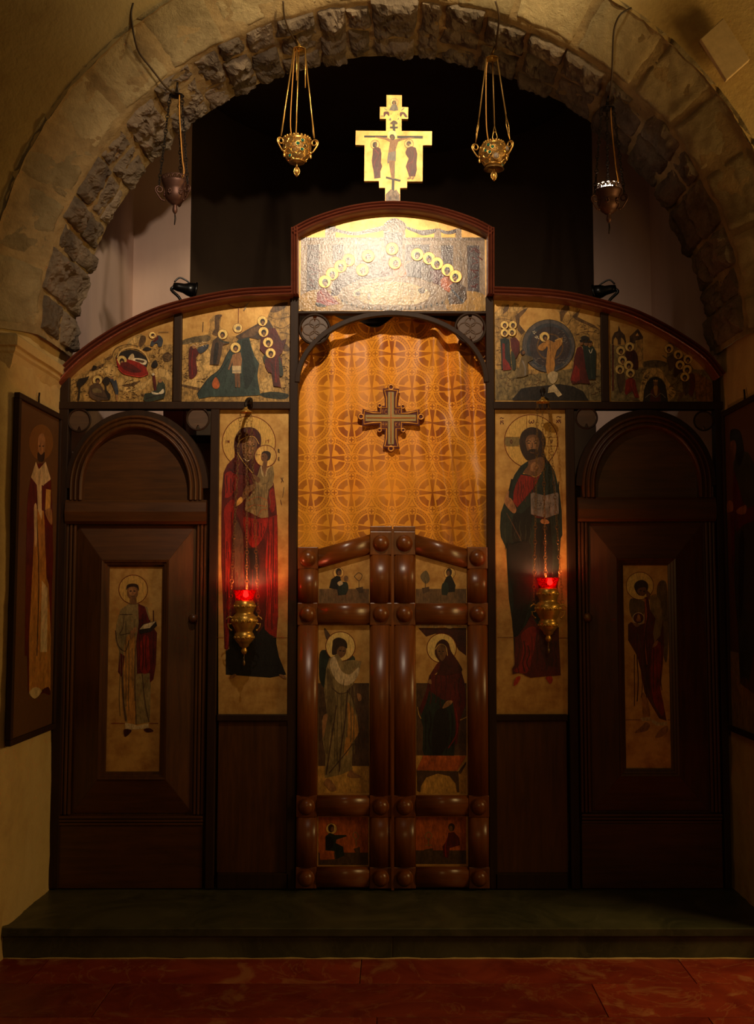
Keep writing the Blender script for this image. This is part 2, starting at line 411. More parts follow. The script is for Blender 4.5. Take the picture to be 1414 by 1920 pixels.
while ph < pi-0.02:                                    # dressed, plaster-smeared voussoirs towards the nave
    p1 = min(ph+0.17*(0.75+0.5*rs.random()), pi-0.012)
    if pi-p1 < 0.09: p1 = pi-0.012
    column(ph+0.002, p1-0.002, [(-0.558, -0.385)], 'lime_stone', 0.006, 0.008, 14, 90); ph = p1
# nave wall around the arch (plaster), with a rounded arris
wf = MB(); nseg = 72; vs = []; rad = [0.0, 0.02, 0.05, 0.10, 0.18, 0.3, 0.5, 0.8, 1.2, 1.8]
for i in range(nseg+1):
    phi = pi*i/nseg
    for k, r in enumerate(rad):
        q = soffit(phi, FRONT, r+0.002)
        vs.append((q.x, -0.551-0.025*(1-math.exp(-r/0.12))+0.007*nz(q, 3, 4)*min(1, r/0.12), q.z))
m = len(rad); wf.add(vs, [(i*m+k, (i+1)*m+k, (i+1)*m+k+1, i*m+k+1) for i in range(nseg) for k in range(m-1)], True)
wfo = wf.build('wall_front', 'plaster'); tag(wfo, 'ochre plaster nave wall above and around the arch', 'wall', kind='structure')
def jamb(side):
    z0, z1 = FLOOR_Z-0.05, CZ+0.02
    pts = [(0.06, 0.0)] + [(-0.02*i, 0.0) for i in range(1, 30)] + [(FRONT-0.0, 0.006), (FRONT-0.02, 0.03), (FRONT-0.03, 0.07), (FRONT-0.03, 0.3), (FRONT-0.03, 1.4)]
    nz_ = 40; vs = []
    for y, dx in pts:
        for k in range(nz_+1):
            z = z0+(z1-z0)*k/nz_; p = Vector((side*(HW+dx), y, z)); n = 0.010*nz(p, 3.2, 4)+0.004*nz(p, 14, 3)
            if z < 0.05 and y < -0.5: n += 0.03*abs(nz(p, 8, 4))
            flare = (arch_r(y)-1.462)*max(0, min(1, (z-2.24)/0.10)) if y < 0 else 0
            vs.append((side*(HW+dx+flare+(n if dx < 0.05 else 0)), y+(n if dx >= 0.05 else 0), z))
    m = nz_+1
    o = MB().add(vs, [(i*m+k, (i+1)*m+k, (i+1)*m+k+1, i*m+k+1) for i in range(len(pts)-1) for k in range(nz_)], True)
    return o.build('wall_left' if side < 0 else 'wall_right', 'plaster')
tag(jamb(-1), 'plaster jamb on the left carrying the tall icon of the bishop', 'wall', kind='structure')
tag(jamb(1), 'shadowed plaster jamb at the right edge of the picture', 'wall', kind='structure')
# impost moulding on the left jamb
im = MB(); prof = [(0.0, 2.17), (0.010, 2.19), (0.022, 2.225), (0.030, 2.235), (0.032, 2.25), (0.042, 2.255), (0.044, 2.29), (0.034, 2.302), (0, 2.312)]
run = [(-HW-0.02, -0.02-0.03*i, 1, 0) for i in range(20)]+[(-HW-0.02, -0.612, 1, 1)]+[(-HW-0.03-0.05*i, -0.612, 0, 1) for i in range(1, 14)]
ys = run
vs = [(x+sx*(a+0.004*nz((z, y, 1), 6, 3)+0.006), y-sy*(a+0.004*nz((z, x, 4), 6, 3)), z) for x, y, sx, sy in run for a, z in prof]; m = len(prof)
im.add(vs, [(i*m+k, (i+1)*m+k, (i+1)*m+k+1, i*m+k+1) for i in range(len(ys)-1) for k in range(m-1)] + [tuple(range(m)), tuple(range((len(ys)-1)*m, len(ys)*m))])
tag(im.build('trim_3', 'plaster', origin=(-HW, -0.45, 2.3)), 'worn plaster impost ledge at the foot of the arch on the left', 'ledge', kind='structure')

# ---- sanctuary behind the screen
SB = 1.30
def panel(name, vs, mat, label, seg=1):
    return tag(MB().add(vs, [(0, 1, 2, 3)]).build(name, mat), label, 'wall', kind='structure')
panel('wall_sanctuary_left', [(-1.50, 0.06, -0.1), (-1.50, SB, -0.1), (-1.50, SB, 4.3), (-1.50, 0.06, 4.3)], 'pink_plaster', 'pinkish plaster side wall seen above the screen on the left')
panel('wall_sanctuary_right', [(1.50, 0.06, -0.1), (1.50, SB, -0.1), (1.50, SB, 4.3), (1.50, 0.06, 4.3)], 'pink_plaster', 'dark plaster side wall seen above the screen on the right')
panel('wall_pier_left', [(-1.50, SB, -0.1), (-1.17, SB, -0.1), (-1.17, SB, 4.3), (-1.50, SB, 4.3)], 'pink_plaster', 'dim pinkish pier beyond the side wall on the left')
panel('wall_pier_right', [(1.50, SB, -0.1), (1.17, SB, -0.1), (1.17, SB, 4.3), (1.50, SB, 4.3)], 'pink_plaster', 'dark pier beyond the side wall on the right')
ap = MB(); n = 24; vs = []
for i in range(n+1):
    a = pi*i/n; x, y = -1.17*cos(a), SB+1.1*sin(a)
    vs += [(x, y, -0.1), (x, y, 4.3)]
ap.add(vs, [(2*i, 2*i+2, 2*i+3, 2*i+1) for i in range(n)], True)
tag(ap.build('wall_back', 'shaded_plaster'), 'dark curved apse wall beyond the arch', 'wall', kind='structure')
tag(MB().add([(-1.6, 0.0, 4.3), (1.6, 0.0, 4.3), (1.6, 2.6, 4.3), (-1.6, 2.6, 4.3)], [(0, 1, 2, 3)]).build('ceiling', 'shaded_plaster'), 'black unlit ceiling beyond the arch', 'ceiling', kind='structure')
# masonry above the arch ring that closes the sanctuary towards the nave
cl = MB(); vs = []
for i in range(49):
    phi = pi*i/48; q = soffit(phi, 0.06, 0.02); k = soffit(phi, 0.06, 0.02); r = 1.5
    vs += [(q.x, 0.06, q.z), (q.x*1.02, 0.06, 4.35)]
cl.add(vs, [(2*i, 2*i+2, 2*i+3, 2*i+1) for i in range(48)])
tag(cl.build('wall_above_arch', 'mortar'), 'rubble masonry closing the top behind the stone arch', 'wall', kind='structure')
# arched niche frame on the apse wall, left
def niche():
    c = U(384, 560, 1.95); r = 0.10
    wn = empty('window_1', (c.x, 1.95, c.z-0.55), 'dark arched niche frame on the apse wall behind the left spotlight', 'window', kind='structure')
    path = [(c.x+r*1.0, 1.95, c.z-0.55)]+[(c.x+r*cos(a), 1.95, c.z+0.17+r*sin(a)) for a in [pi*i/16 for i in range(17)]]+[(c.x-r, 1.95, c.z-0.55)]
    MB().sweep(path, [(-0.016, -0.03), (0.016, -0.03), (0.016, 0.03), (-0.016, 0.03)]).build('window_frame', 'black_metal', wn)
    MB().prism([(p[0], p[2]) for p in path], 1.97, 1.99).build('pane', 'dark_void', wn)
niche()
# ================================================================== the wooden screen
YF = -0.02                                           # front of the dark frame
def X(px, py, Y=YF): return U(px, py, Y).x
def Z(py, Y=YF): return U(PX0, py, Y).z
scr = empty('icon_screen', (0, 0, 0), 'tall dark wooden icon screen filling the stone arch', 'icon screen')
def post(px0, px1, py0, py1, pym=None, y0=YF, y1=0.035, name='post', mat='dark_wood'):
    pm = pym or (py0+py1)/2
    return MB().box(X(px0, pm), X(px1, pm), y0, y1, max(0.001, Z(py1)), Z(py0)).build(name, mat, scr, bevel=0.003)
post(104, 121, 700, 1667, 1100); post(391, 407, 766, 1667, 1100); post(541, 557, 556, 1667, 1000)
post(914, 929, 556, 1667, 1000); post(1065, 1081, 766, 1667, 1100); post(1348, 1360, 700, 1667, 1100)
post(325, 340, 585, 753, 670, name='mullion'); post(1128, 1142, 575, 753, 670, name='mullion')
post(104, 545, 753, 767, name='rail', y0=YF-0.004); post(925, 1356, 753, 767, name='rail', y0=YF-0.004)
post(557, 914, 583, 588, name='rail', y1=0.02)
for a, b in ((407, 541), (929, 1065)):
    post(a, b, 1340, 1352, name='rail'); post(a, b, 1638, 1667, name='rail')
    MB().box(X(a, 1500), X(b, 1500), 0.0, 0.03, Z(1638), Z(1352)).build('lower_panel', 'door_wood', scr)
# cornice mouldings: three reeds
def reed(width, depth, n=3, back=0.03):
    pr = [(0, back), (0, -depth*0.35)]
    for k in range(n):
        a0 = width*k/n; wd = width/n
        for q in range(5): pr.append((a0+wd*(0.08+0.84*q/4), -depth*(0.55+0.22*k/n)-depth*0.32*sin(pi*q/4)))
    pr += [(width, -depth*0.3), (width, back)]
    return [(-a, y) for a, y in pr]                  # widens towards the inside of the curve (path runs left to right)
def arc(pts, Y=YF, n=6): return crom([U(x, y, Y) for x, y in pts], n)
left_arc = arc([(97, 712), (140, 669), (190, 632), (240, 603), (300, 577), (370, 558), (450, 544), (549, 539)])
right_arc = arc([(925, 540), (1000, 543), (1060, 549), (1120, 562), (1183, 580), (1239, 606), (1294, 639), (1330, 667), (1357, 702)])
top_arc = arc([(546, 432), (590, 410), (660, 389), (735, 381), (812, 389), (885, 411), (927, 432)])
MB().sweep(left_arc, reed(0.05, 0.055)).build('cornice', 'moulding_wood', scr)
MB().sweep(right_arc, reed(0.05, 0.055)).build('cornice', 'moulding_wood', scr)
MB().sweep(top_arc, reed(0.046, 0.055)).build('cornice', 'moulding_wood', scr)
MB().sweep([U(546, 556, YF), U(546, 432, YF)], reed(0.036, 0.055)).build('cornice', 'moulding_wood', scr)
MB().sweep([U(927, 432, YF), U(927, 556, YF)], reed(0.036, 0.055)).build('cornice', 'moulding_wood', scr)
# slender arch over the curtain
ac = [U(PX0+178*cos(a)*1.0, 716-130*sin(a), YF-0.005) for a in [pi-pi*i/40 for i in range(41)]]
MB().sweep(ac, [(-0.012, 0), (0.010, 0), (0.010, 0.03), (-0.012, 0.03)]).build('curtain_arch', 'dark_wood', scr, bevel=0.002)
def disc(px, py, rpx, style):
    c = U(px, py, YF); r = rpx/scale_at(c)
    ring = [(c.x+r*cos(a), c.y+0.004, c.z+r*sin(a)) for a in [2*pi*i/36 for i in range(36)]]
    o = MB().tube(ring, r*0.09, 8, closed=True).build('disc_ring', 'dark_wood', scr)
    pts = []
    if style == 'quatrefoil':
        for i in range(72):
            a = 2*pi*i/72+pi/2; k = 0.90-0.42*max(0, 1-abs((a % (pi/1)) - pi/2)/0.16) if True else 0.9
            k -= 0.10*max(0, 1-abs((a % pi)-0.0 if (a % pi) < pi/2 else (a % pi)-pi)/0.25)
            pts.append((c.x+r*k*cos(a), c.z+r*k*sin(a)))
    else:
        for i in range(60):
            a = 2*pi*i/60; d = min(abs(a-1.5*pi), 9); k = 0.9-0.35*(d < 0.14)
            pts.append((c.x+r*k*cos(a), c.z+r*k*sin(a)))
    MB().prism(pts, c.y+0.006, c.y+0.02).build('disc', 'disc_wood', scr)
    if style == 'quatrefoil':                          # carved lobes on the face
        for dx, dz, q in ((-0.38, 0.0, 0.42), (0.38, 0.0, 0.42), (0, 0.42, 0.34), (0, -0.42, 0.34)):
            rg = [(c.x+r*dx+r*q*cos(a), c.y+0.005, c.z+r*dz+r*q*sin(a)*0.9) for a in [2*pi*i/24 for i in range(24)]]
            MB().tube(rg, r*0.035, 6, closed=True).build('disc_carving', 'disc_wood', scr)
disc(590, 617, 28, 'quatrefoil'); disc(882, 615, 28, 'quatrefoil')
disc(148, 788, 21, 'notched'); disc(371, 785, 21, 'notched'); disc(1100, 783, 20, 'notched'); disc(1320, 789, 18, 'notched')
# dark arches over the side doors
def door_arch(cx, hw, ytop, yspr):
    pts = [(cx-hw, 1000), (cx-hw, yspr)]+[(cx-hw*cos(a), yspr-(yspr-ytop)*sin(a)) for a in [pi*i/36 for i in range(1, 36)]]+[(cx+hw, yspr), (cx+hw, 1000)]
    return pts
for cx, hw, yt, ys in ((256, 134, 769, 915), (1212, 131, 768, 910)):
    MB().sweep([U(x, y, YF) for x, y in door_arch(cx, hw, yt, ys)[1:-1]], [(-0.036, 0), (0.0, 0), (0.0, 0.05), (-0.036, 0.05)]).build('door_arch', 'dark_wood', scr)

# ---- side doors
def side_door(cx, hw, yt, ys, band, ic, sill, label, knob):
    Yd = -0.004
    d = empty('side_door', (X(cx, 1667), Yd, 0.001), label, 'door')
    tx = lambda px, py, Y=Yd: U(px, py, Y)
    # lunette
    out = [tx(x, y) for x, y in door_arch(cx, hw-9, yt+10, ys)[1:-1]]
    b0, b1 = band
    zb = Z(b0, Yd); pts = [(p.x, p.z) for p in out]; pts = [(pts[0][0], zb)]+pts+[(pts[-1][0], zb)]
    MB().prism(pts, Yd+0.012, Yd+0.03).build('lunette', 'door_wood_across', d)
    path = [Vector((pts[0][0], Yd, zb))]+out+[Vector((pts[-1][0], Yd, zb))]
    MB().sweep(path, reed(0.062, 0.030, 3, 0.012)).build('lunette_moulding', 'door_wood', d)
    x0, x1 = X(cx-hw+2, 1000, Yd), X(cx+hw-2, 1000, Yd)
    # cross band (gently rounded)
    zt, zl = Z(b0, Yd), Z(b1, Yd)
    prof = [(zl, Yd+0.02), (zl, Yd-0.014), (zl+0.012, Yd-0.026), ((zt+zl)/2, Yd-0.033), (zt-0.012, Yd-0.026), (zt, Yd-0.016), (zt, Yd+0.02)]
    MB().add([(x, y, z) for x in (x0, x1) for z, y in prof], [(i, (i+1) % 7, (i+1) % 7+7, i+7) for i in range(7)]+[tuple(range(7)), tuple(range(7, 14))]).build('cross_band', 'door_wood_across', d)
    # leaf: stiles with reeds, mitred bevel frame, icon
    zs = Z(sill, Yd)
    MB().box(x0, x1, Yd+0.016, Yd+0.034, 0.004, zl+0.01).build('leaf_back', 'door_wood', d)
    wst = 0.05
    for a, s in ((x0, 1), (x1, -1)):
        mb = MB()
        for q in range(3): mb.box(min(a+s*0.016*q, a+s*(0.016*q+0.013)), max(a+s*0.016*q, a+s*(0.016*q+0.013)), Yd-0.004-0.003*(q == 1), Yd+0.016, zs, zl)
        mb.build('stile', 'door_wood', d, bevel=0.004)
    ix0, iz1 = tx(ic[0], ic[1]).x, tx(ic[0], ic[1]).z; ix1, iz0 = tx(ic[2], ic[3]).x, tx(ic[2], ic[3]).z
    m = 0.030; ox0, ox1, oz0, oz1 = x0+wst, x1-wst, zs+0.006, zl-0.006
    I = [(ix0-m, iz0-m), (ix1+m, iz0-m), (ix1+m, iz1+m), (ix0-m, iz1+m)]; O = [(ox0, oz0), (ox1, oz0), (ox1, oz1), (ox0, oz1)]
    names = ['bevel_board']*4
    for k in range(4):
        a, b = k, (k+1) % 4; g = 0.0
        vs = [(O[a][0], Yd+0.010, O[a][1]), (O[b][0], Yd+0.010, O[b][1]), (I[b][0], Yd-0.028, I[b][1]), (I[a][0], Yd-0.028, I[a][1])]
        bk = [(v[0], Yd+0.016, v[2]) for v in vs]
        MB().add(vs+bk, [(0, 1, 2, 3), (7, 6, 5, 4), (0, 4, 5, 1), (1, 5, 6, 2), (2, 6, 7, 3), (3, 7, 4, 0)]).build('bevel_board', 'door_wood_across' if k in (0, 2) else 'door_wood', d, bevel=0.0012)
    # stepped moulding round the icon
    ring = [Vector((x, Yd, z)) for x, z in ((ix0, iz0), (ix0, iz1), (ix1, iz1), (ix1, iz0))]
    MB().sweep(ring, [(0.0, 0.004), (0.0, -0.014), (0.010, -0.016), (0.010, -0.024), (0.020, -0.026), (0.021, -0.032), (m, -0.034), (m, 0.004)], closed=True).build('icon_moulding', 'door_wood', d)
    # base board with reeds
    MB().box(x0, x1, Yd-0.006, Yd+0.016, 0.004, zs-0.045).build('base_board', 'door_wood_across', d, bevel=0.003)
    mb = MB()
    for q in range(3): mb.box(x0, x1, Yd-0.012-0.003*q, Yd+0.016, zs-0.044+0.015*q, zs-0.044+0.015*q+0.012)
    mb.build('base_moulding', 'door_wood_across', d, bevel=0.003)
    pan = MB().box(ix0, ix1, Yd-0.006, Yd+0.008, iz0, iz1).build('icon_panel', 'gold_ground', d)
    k = U(knob[0], knob[1], Yd-0.03); r = knob[2]/scale_at(k)
    MB().lathe([(0.0, -1.5*r), (0.6*r, -1.4*r), (r, -0.8*r), (r*0.8, -0.2*r), (0.4*r, 0.1*r), (0.45*r, 0.6*r), (r*0.9, 0.8*r), (r*0.9, 1.0*r), (0, 1.0*r)], (k.x, Yd, k.z), 16, axis='y').build('knob', knob[3], d)
    return d, pan, Yd-0.0064
dl, pan_l, y_l = side_door(256, 134, 769, 915, (938, 983), (207, 1063, 300, 1446), 1528, 'brown side door with the icon of a young saint holding an open book', (361, 1160, 9, 'door_wood'))
dr, pan_r, y_r = side_door(1212, 131, 768, 910, (933, 978), (1167, 1060, 1258, 1440), 1524, 'brown side door with the icon of a robed angel, right of the screen', (1103, 1158, 9, 'brass_dull'))

# ---- royal doors: half-round rails, blocks and bosses
def royal_leaf(side, label):
    Yr = -0.012; s = side
    mx = lambda px: px if s < 0 else 2*736.3-px       # right leaf mirrors the left
    d = empty('royal_door', (X(mx(645), 1667), Yr, 0.001), label, 'door')
    def xx(px, py=1300): return X(mx(px), py, Yr)
    def rng(a, b): return (min(a, b), max(a, b))
    so = rng(xx(557), xx(596)); si = rng(xx(693), xx(735.5))
    Zr = lambda py: Z(py, Yr)
    def halfround(x0, x1, z0, z1, vertical, name, mat, dz=0.0):
        n = 9; mb = MB(); vs = []
        if vertical:
            for z in (z0, z1):
                for i in range(n): a = pi*i/(n-1); vs.append(((x0+x1)/2-(x1-x0)/2*cos(a), Yr-0.004-0.022*sin(a), z))
                vs += [(x1, Yr+0.03, z), (x0, Yr+0.03, z)]
        else:
            for x, dd in ((x0, 0), (x1, dz)):
                for i in range(n): a = pi*i/(n-1); vs.append((x, Yr-0.004-0.022*sin(a), (z0+z1)/2+dd-(z1-z0)/2*cos(a)))
                vs += [(x, Yr+0.03, z1+dd), (x, Yr+0.03, z0+dd)]
        m = n+2
        mb.add(vs, [(i, (i+1) % m, (i+1) % m+m, i+m) for i in range(m)]+[tuple(range(m)), tuple(range(m, 2*m))])
        for q in range(n-1): mb.sm[q] = True
        return mb.build(name, mat, d)
    blocks_o = [(1026, 1067), (1130, 1172), (1490, 1531), (1624, 1664)]; blocks_i = [(997, 1041), (1130, 1172), (1490, 1531), (1624, 1664)]
    boss = None
    for col, bl in ((so, blocks_o), (si, blocks_i)):
        for (a, b) in bl:
            MB().box(col[0]+0.001, col[1]-0.001, Yr-0.020, Yr+0.03, max(0.004, Zr(b)), Zr(a)).build('block', 'royal_wood', d, bevel=0.003)
            c = Vector(((col[0]+col[1])/2, Yr-0.0195, (Zr(a)+Zr(b))/2)); r = 0.0335
            if boss is None:
                mb = MB(); mb.lathe([(r*1.12, 0.0), (r*1.1, -0.004), (r, -0.006)]+[(r*cos(q), -0.006-0.78*r*sin(q)) for q in [pi/2*i/8 for i in range(1, 9)]], (0, 0, 0), 24, axis='y')
                bo = mb.build('boss', 'royal_wood', None); bo.parent = d; bo.location = c-wloc(d); boss = bo
            else: again(boss, d, c)
        for (a0, b0), (a1, b1) in zip(bl[:-1], bl[1:]):
            halfround(col[0]+0.001, col[1]-0.001, Zr(a1), Zr(b0), True, 'stile', 'royal_wood')
    MB().box(si[0]+0.001, si[1]-0.001, Yr-0.012, Yr+0.03, Zr(996), Zr(987)).build('cap', 'royal_wood', d, bevel=0.002)
    l0, l1 = (so[1], si[0]) if s < 0 else (si[1], so[0])
    for (a, b) in ((1131, 1171), (1491, 1530), (1625, 1664)):
        halfround(l0, l1, max(0.005, Zr(b)), Zr(a), False, 'rail', 'royal_wood_across')
    if s < 0: halfround(l0, l1, Zr(1066), Zr(1029), False, 'sloping_rail', 'royal_wood_across', Zr(1002)-Zr(1029))
    else: halfround(l0, l1, Zr(1039), Zr(1002), False, 'sloping_rail', 'royal_wood_across', Zr(1029)-Zr(1002))
    # painted boards
    zt = [(Zr(1132), None), (Zr(1491), Zr(1171)), (Zr(1626), Zr(1530))]; pans = []
    yb = Yr+0.012
    if s < 0: pts = [(l0, zt[0][0]), (l1, zt[0][0]), (l1, Zr(1032)), (l0, Zr(1058))]
    else: pts = [(l0, zt[0][0]), (l1, zt[0][0]), (l1, Zr(1058)), (l0, Zr(1032))]
    pans.append(MB().prism(pts, yb, yb+0.012).build('icon_panel', 'gold_ground', d))
    for z0, z1 in zt[1:]: pans.append(MB().box(l0, l1, yb, yb+0.012, z0, z1).build('icon_panel', 'gold_ground', d))
    return d, pans, yb-0.0004
rl, pans_l, y_rl = royal_leaf(-1, 'left leaf of the central doors, painted with a winged figure')
rr, pans_r, y_rr = royal_leaf(1, 'right leaf of the central doors, painted with a seated veiled woman')
MB().box(X(733.6, 1300, -0.03), X(739, 1300, -0.03), -0.040, -0.0340, 0.004, Z(992, -0.03)).build('meeting_strip', 'royal_wood', rl, bevel=0.001)

# ---- curtain
cx0, cx1 = X(556, 800, 0.10), X(917, 800, 0.10); cz0, cz1 = Z(1110, 0.10), Z(596, 0.10)
def curtain(u, v):                                     # u across, v 0 bottom .. 1 top
    x = cx0+(cx1-cx0)*u; z = cz0+(cz1-cz0)*v
    c = 1-math.exp(-((u-0.48)/0.16)**2-((v-0.62)/0.25)**2)
    f = 0.010*sin(u*24+0.8*sin(v*3))*(0.35+0.65*c)+0.006*sin(u*47+1.3+v*1.6)*(0.3+0.7*c)
    k = 1/(1+math.exp(-(u-0.70)*22))
    f += k*(0.016*sin((u-0.12*v)*38+1.1)+0.012*sin((u+0.2*v)*61))
    f += 0.006*nz((x*1.2, z*0.8, 2.2), 2.5, 3)
    top = max(0, (v-0.9)/0.1)
    f += 0.010*top*sin(u*30+0.5)
    dz = 0.020*top*sin(u*15.5-1.0)-0.012*top*cos(u*29)-0.02*top*math.exp(-((u-0.42)/0.12)**2)
    return Vector((x+0.006*sin(v*7+u*9), 0.105+f, z+dz))
NU, NV = 150, 110
mb = MB(); vs = [curtain(i/NU, j/NV) for i in range(NU+1) for j in range(NV+1)]
mb.add(vs, [(i*(NV+1)+j, (i+1)*(NV+1)+j, (i+1)*(NV+1)+j+1, i*(NV+1)+j+1) for i in range(NU) for j in range(NV)], True)
# damask: hexagonal lattice of ringed crosses, as shader maths
T = NT('damask')
class E:
    def __init__(s, sock): s.s = sock
    @staticmethod
    def op(o, *a):
        nd = T.n('ShaderNodeMath', operation=o)
        for k, q in enumerate(a):
            if isinstance(q, E): T.l(q.s, nd.inputs[k])
            else: nd.inputs[k].default_value = q
        return E(nd.outputs[0])
    def __add__(s, o): return E.op('ADD', s, o)
    def __sub__(s, o): return E.op('SUBTRACT', s, o)
    def __rsub__(s, o): return E.op('SUBTRACT', o, s)
    def __mul__(s, o): return E.op('MULTIPLY', s, o)
    def __truediv__(s, o): return E.op('DIVIDE', s, o)
    __radd__ = __add__; __rmul__ = __mul__
    def lt(s, o): return E.op('LESS_THAN', s, o)
    def gt(s, o): return E.op('GREATER_THAN', s, o)
def fabs(a): return E.op('ABSOLUTE', a)
def fmin(a, b): return E.op('MINIMUM', a, b)
def fmax(a, b): return E.op('MAXIMUM', a, b)
def fmod_(a, m): return E.op('FLOORED_MODULO', a, m)
def hyp(x, y): return E.op('SQRT', x*x+y*y)
def lerp(f, a, b): return a+(b-a)*f if not isinstance(a, (int, float)) else (b-a)*f+a
tc = T.n('ShaderNodeTexCoord'); sp = T.n('ShaderNodeSeparateXYZ'); T.l(tc.outputs['Object'], sp.inputs[0])
ax, az = E(sp.outputs[0]), E(sp.outputs[2])
A_ = 0.186; H2 = A_*sin(pi/3)*2
def cell(sx, sz):
    return fmod_(ax+(sx+10*A_), A_)-A_/2, fmod_(az+(sz+10*H2), H2)-H2/2
x1, y1 = cell(A_/2+0.004, 0.03); x2, y2 = cell(0.004, 0.03+H2/2)
sel = (x1*x1+y1*y1).lt(x2*x2+y2*y2)
gx = lerp(sel, x2, x1)*(2/A_); gy = lerp(sel, y2, y1)*(2/A_)
r = hyp(gx, gy); qx, qy = fabs(gx), fabs(gy)
arm = fmin(qx-(qy*0.15+0.035), qy-(qx*0.15+0.035))
ext = fmax(qx, qy)
cross = arm.lt(0.0)*ext.lt(0.64)
lane = arm.gt(0.075)
ringm = r.gt(0.42)*r.lt(0.70)*lane
ang = E.op('ARCTAN2', gy, gx)*(40/(2*pi))
fr = (fmod_(ang+40, 1.0)-0.5)*0.136
dot = hyp(fr, r-0.865)
band = r.gt(0.78)*r.lt(0.95)*lane*fmax(dot.gt(0.060), dot.lt(0.030))
ro = fmin(hyp(qx-0.82, gy), hyp(gx, qy-0.82))
rx = lerp(qx.gt(qy), gx, qx-0.82); ry = lerp(qx.gt(qy), qy-0.82, gy)
small = fmin(fabs(rx), fabs(ry)).lt(0.028)*ro.lt(0.12)
rose = fmax(small, ro.gt(0.165)*ro.lt(0.19))
outer = r.gt(1.04)*r.lt(1.075)
pat = fmax(fmax(cross, ringm*ro.gt(0.2)), fmax(band*ro.gt(0.2), outer*0.8))
pat = fmax(pat*ro.gt(0.19), rose)
nz1 = T.noise(tc.outputs['Object'], 3.0, 3); fade = T.ramp(nz1, [(0.34, (0.25,)*3), (0.62, (1,)*3)])
fac = pat*E(fade)
n2 = T.noise(T.coords((1, 1, 0.3)), 60, 4)
colA = T.mix(n2, lin((255, 172, 44)), lin((246, 154, 32)))
T.col(T.mix(fac.s, colA, lin((160, 82, 10)))); T.bump(n2, 0.1, 0.002)
T.set(Roughness=0.45, Sheen_Weight=0.3, Specular_IOR_Level=0.4)
cur = mb.build('curtain', 'damask', origin=((cx0+cx1)/2, 0.1, cz0))
tag(cur, 'orange gold damask curtain with crosses hanging behind the central doors', 'curtain')
# curtain rod
rod = empty('curtain_rod', (0, 0.15, cz1), 'thin dark rod carrying the orange curtain', 'rod')
MB().tube([(cx0-0.01, 0.15, cz1-0.02), (cx1+0.01, 0.15, cz1-0.02)], 0.007, 10).build('bar', 'iron', rod)

# embroidered cross on the curtain
def zk(x, y): return (660+x/9.4267, 700+y/9.4267)
YK = 0.078
def kpt(x, y, Y=YK): q = U(*zk(x, y), Y); return (q.x, q.z)
outl = [(545, 268), (690, 262), (838, 274), (812, 400), (808, 575), (905, 575), (905, 680), (1040, 672), (1195, 632), (1190, 770), (1195, 925), (1040, 905), (905, 900), (905, 1010), (810, 1010), (810, 1180), (845, 1325), (690, 1330), (545, 1322), (575, 1180), (580, 1010), (480, 1010), (480, 900), (340, 905), (180, 932), (178, 780), (188, 628), (340, 668), (480, 672), (480, 575), (580, 575), (578, 400)]
em = MB().prism([kpt(x, y) for x, y in outl], YK, YK+0.012).build('embroidered_cross', 'maroon_cloth', cur, label='maroon and gold embroidered cross')
inset = lambda k: [(690+(x-690)*(1-k/abs(x-690) if abs(x-690) > k else 1), 790+(y-790)*(1-k/abs(y-790) if abs(y-790) > k else 1)) for x, y in outl]
bd = inset(32)
MB().tube([Vector((kpt(x, y)[0], YK-0.001, kpt(x, y)[1])) for x, y in bd], 0.0032, 8, closed=True, smooth=False).build('gold_border', 'gold_thread', em)
for lx, ly, lr in ((690, 245, 44), (690, 1330, 44), (160, 765, 44), (1218, 770, 44), (490, 572, 32), (900, 588, 32), (487, 1003, 32), (905, 1005, 32)):
    c = U(*zk(lx, ly), YK); rr_ = lr/9.4267/scale_at(c)
    MB().lathe([(0, 0.002), (rr_*1.45, 0.002), (rr_*1.45, 0.012), (0, 0.012)], (c.x, YK, c.z), 20, axis='y', smooth=False).build('loop_backing', 'maroon_cloth', em)
    MB().tube([(c.x+rr_*cos(a), YK-0.001, c.z+rr_*sin(a)) for a in [2*pi*i/20 for i in range(20)]], 0.0032 if lr > 40 else 0.0025, 8, closed=True).build('loop', 'gold_thread', em)
for a, b in (((638, 330), (742, 1258)), ((238, 732), (1132, 848))):
    p, q = kpt(*a), kpt(*b)
    MB().box(min(p[0], q[0]), max(p[0], q[0]), YK-0.003-0.0006*(a[0] > 400), YK+0.002, min(p[1], q[1]), max(p[1], q[1])).build('rope_bar', 'rope_thread', em, bevel=0.002)
    if a[0] > 400: m0, m1 = kpt(690, 345), kpt(690, 1240)
    else: m0, m1 = kpt(255, 788), kpt(1115, 790)
    MB().tube([(m0[0], YK-0.004, m0[1]), (m1[0], YK-0.004, m1[1])], 0.0026, 6).build('centre_cord', 'orange_thread', em)
letters = {'I': ([(545, 640), (545, 715)],), 'C': ([(622, 655), (600, 640), (580, 665), (580, 700), (600, 718), (622, 705)],), 't1': ([(550, 622), (580, 606), (600, 618), (625, 606)],),
 'X': ([(758, 648), (800, 725)], [(798, 648), (758, 725)]), 'C2': ([(858, 655), (838, 640), (820, 665), (820, 700), (838, 718), (858, 705)],), 't2': ([(775, 630), (805, 614), (830, 626), (858, 614)],),
 'N': ([(532, 865), (532, 950)], [(562, 865), (562, 950)], [(532, 905), (562, 905)]), 'I2': ([(590, 865), (590, 950)], [(620, 865), (620, 950)], [(590, 930), (620, 885)]),
 'K': ([(768, 865), (768, 950)], [(800, 868), (770, 905), (802, 950)]), 'A': ([(820, 950), (835, 865), (852, 950)], [(824, 915), (850, 915)])}
lb = MB()
for k, strokes in letters.items():
    for stx in strokes: lb.tube([Vector((kpt(x, y)[0], YK-0.0005, kpt(x, y)[1])) for x, y in stx], 0.0011, 5)
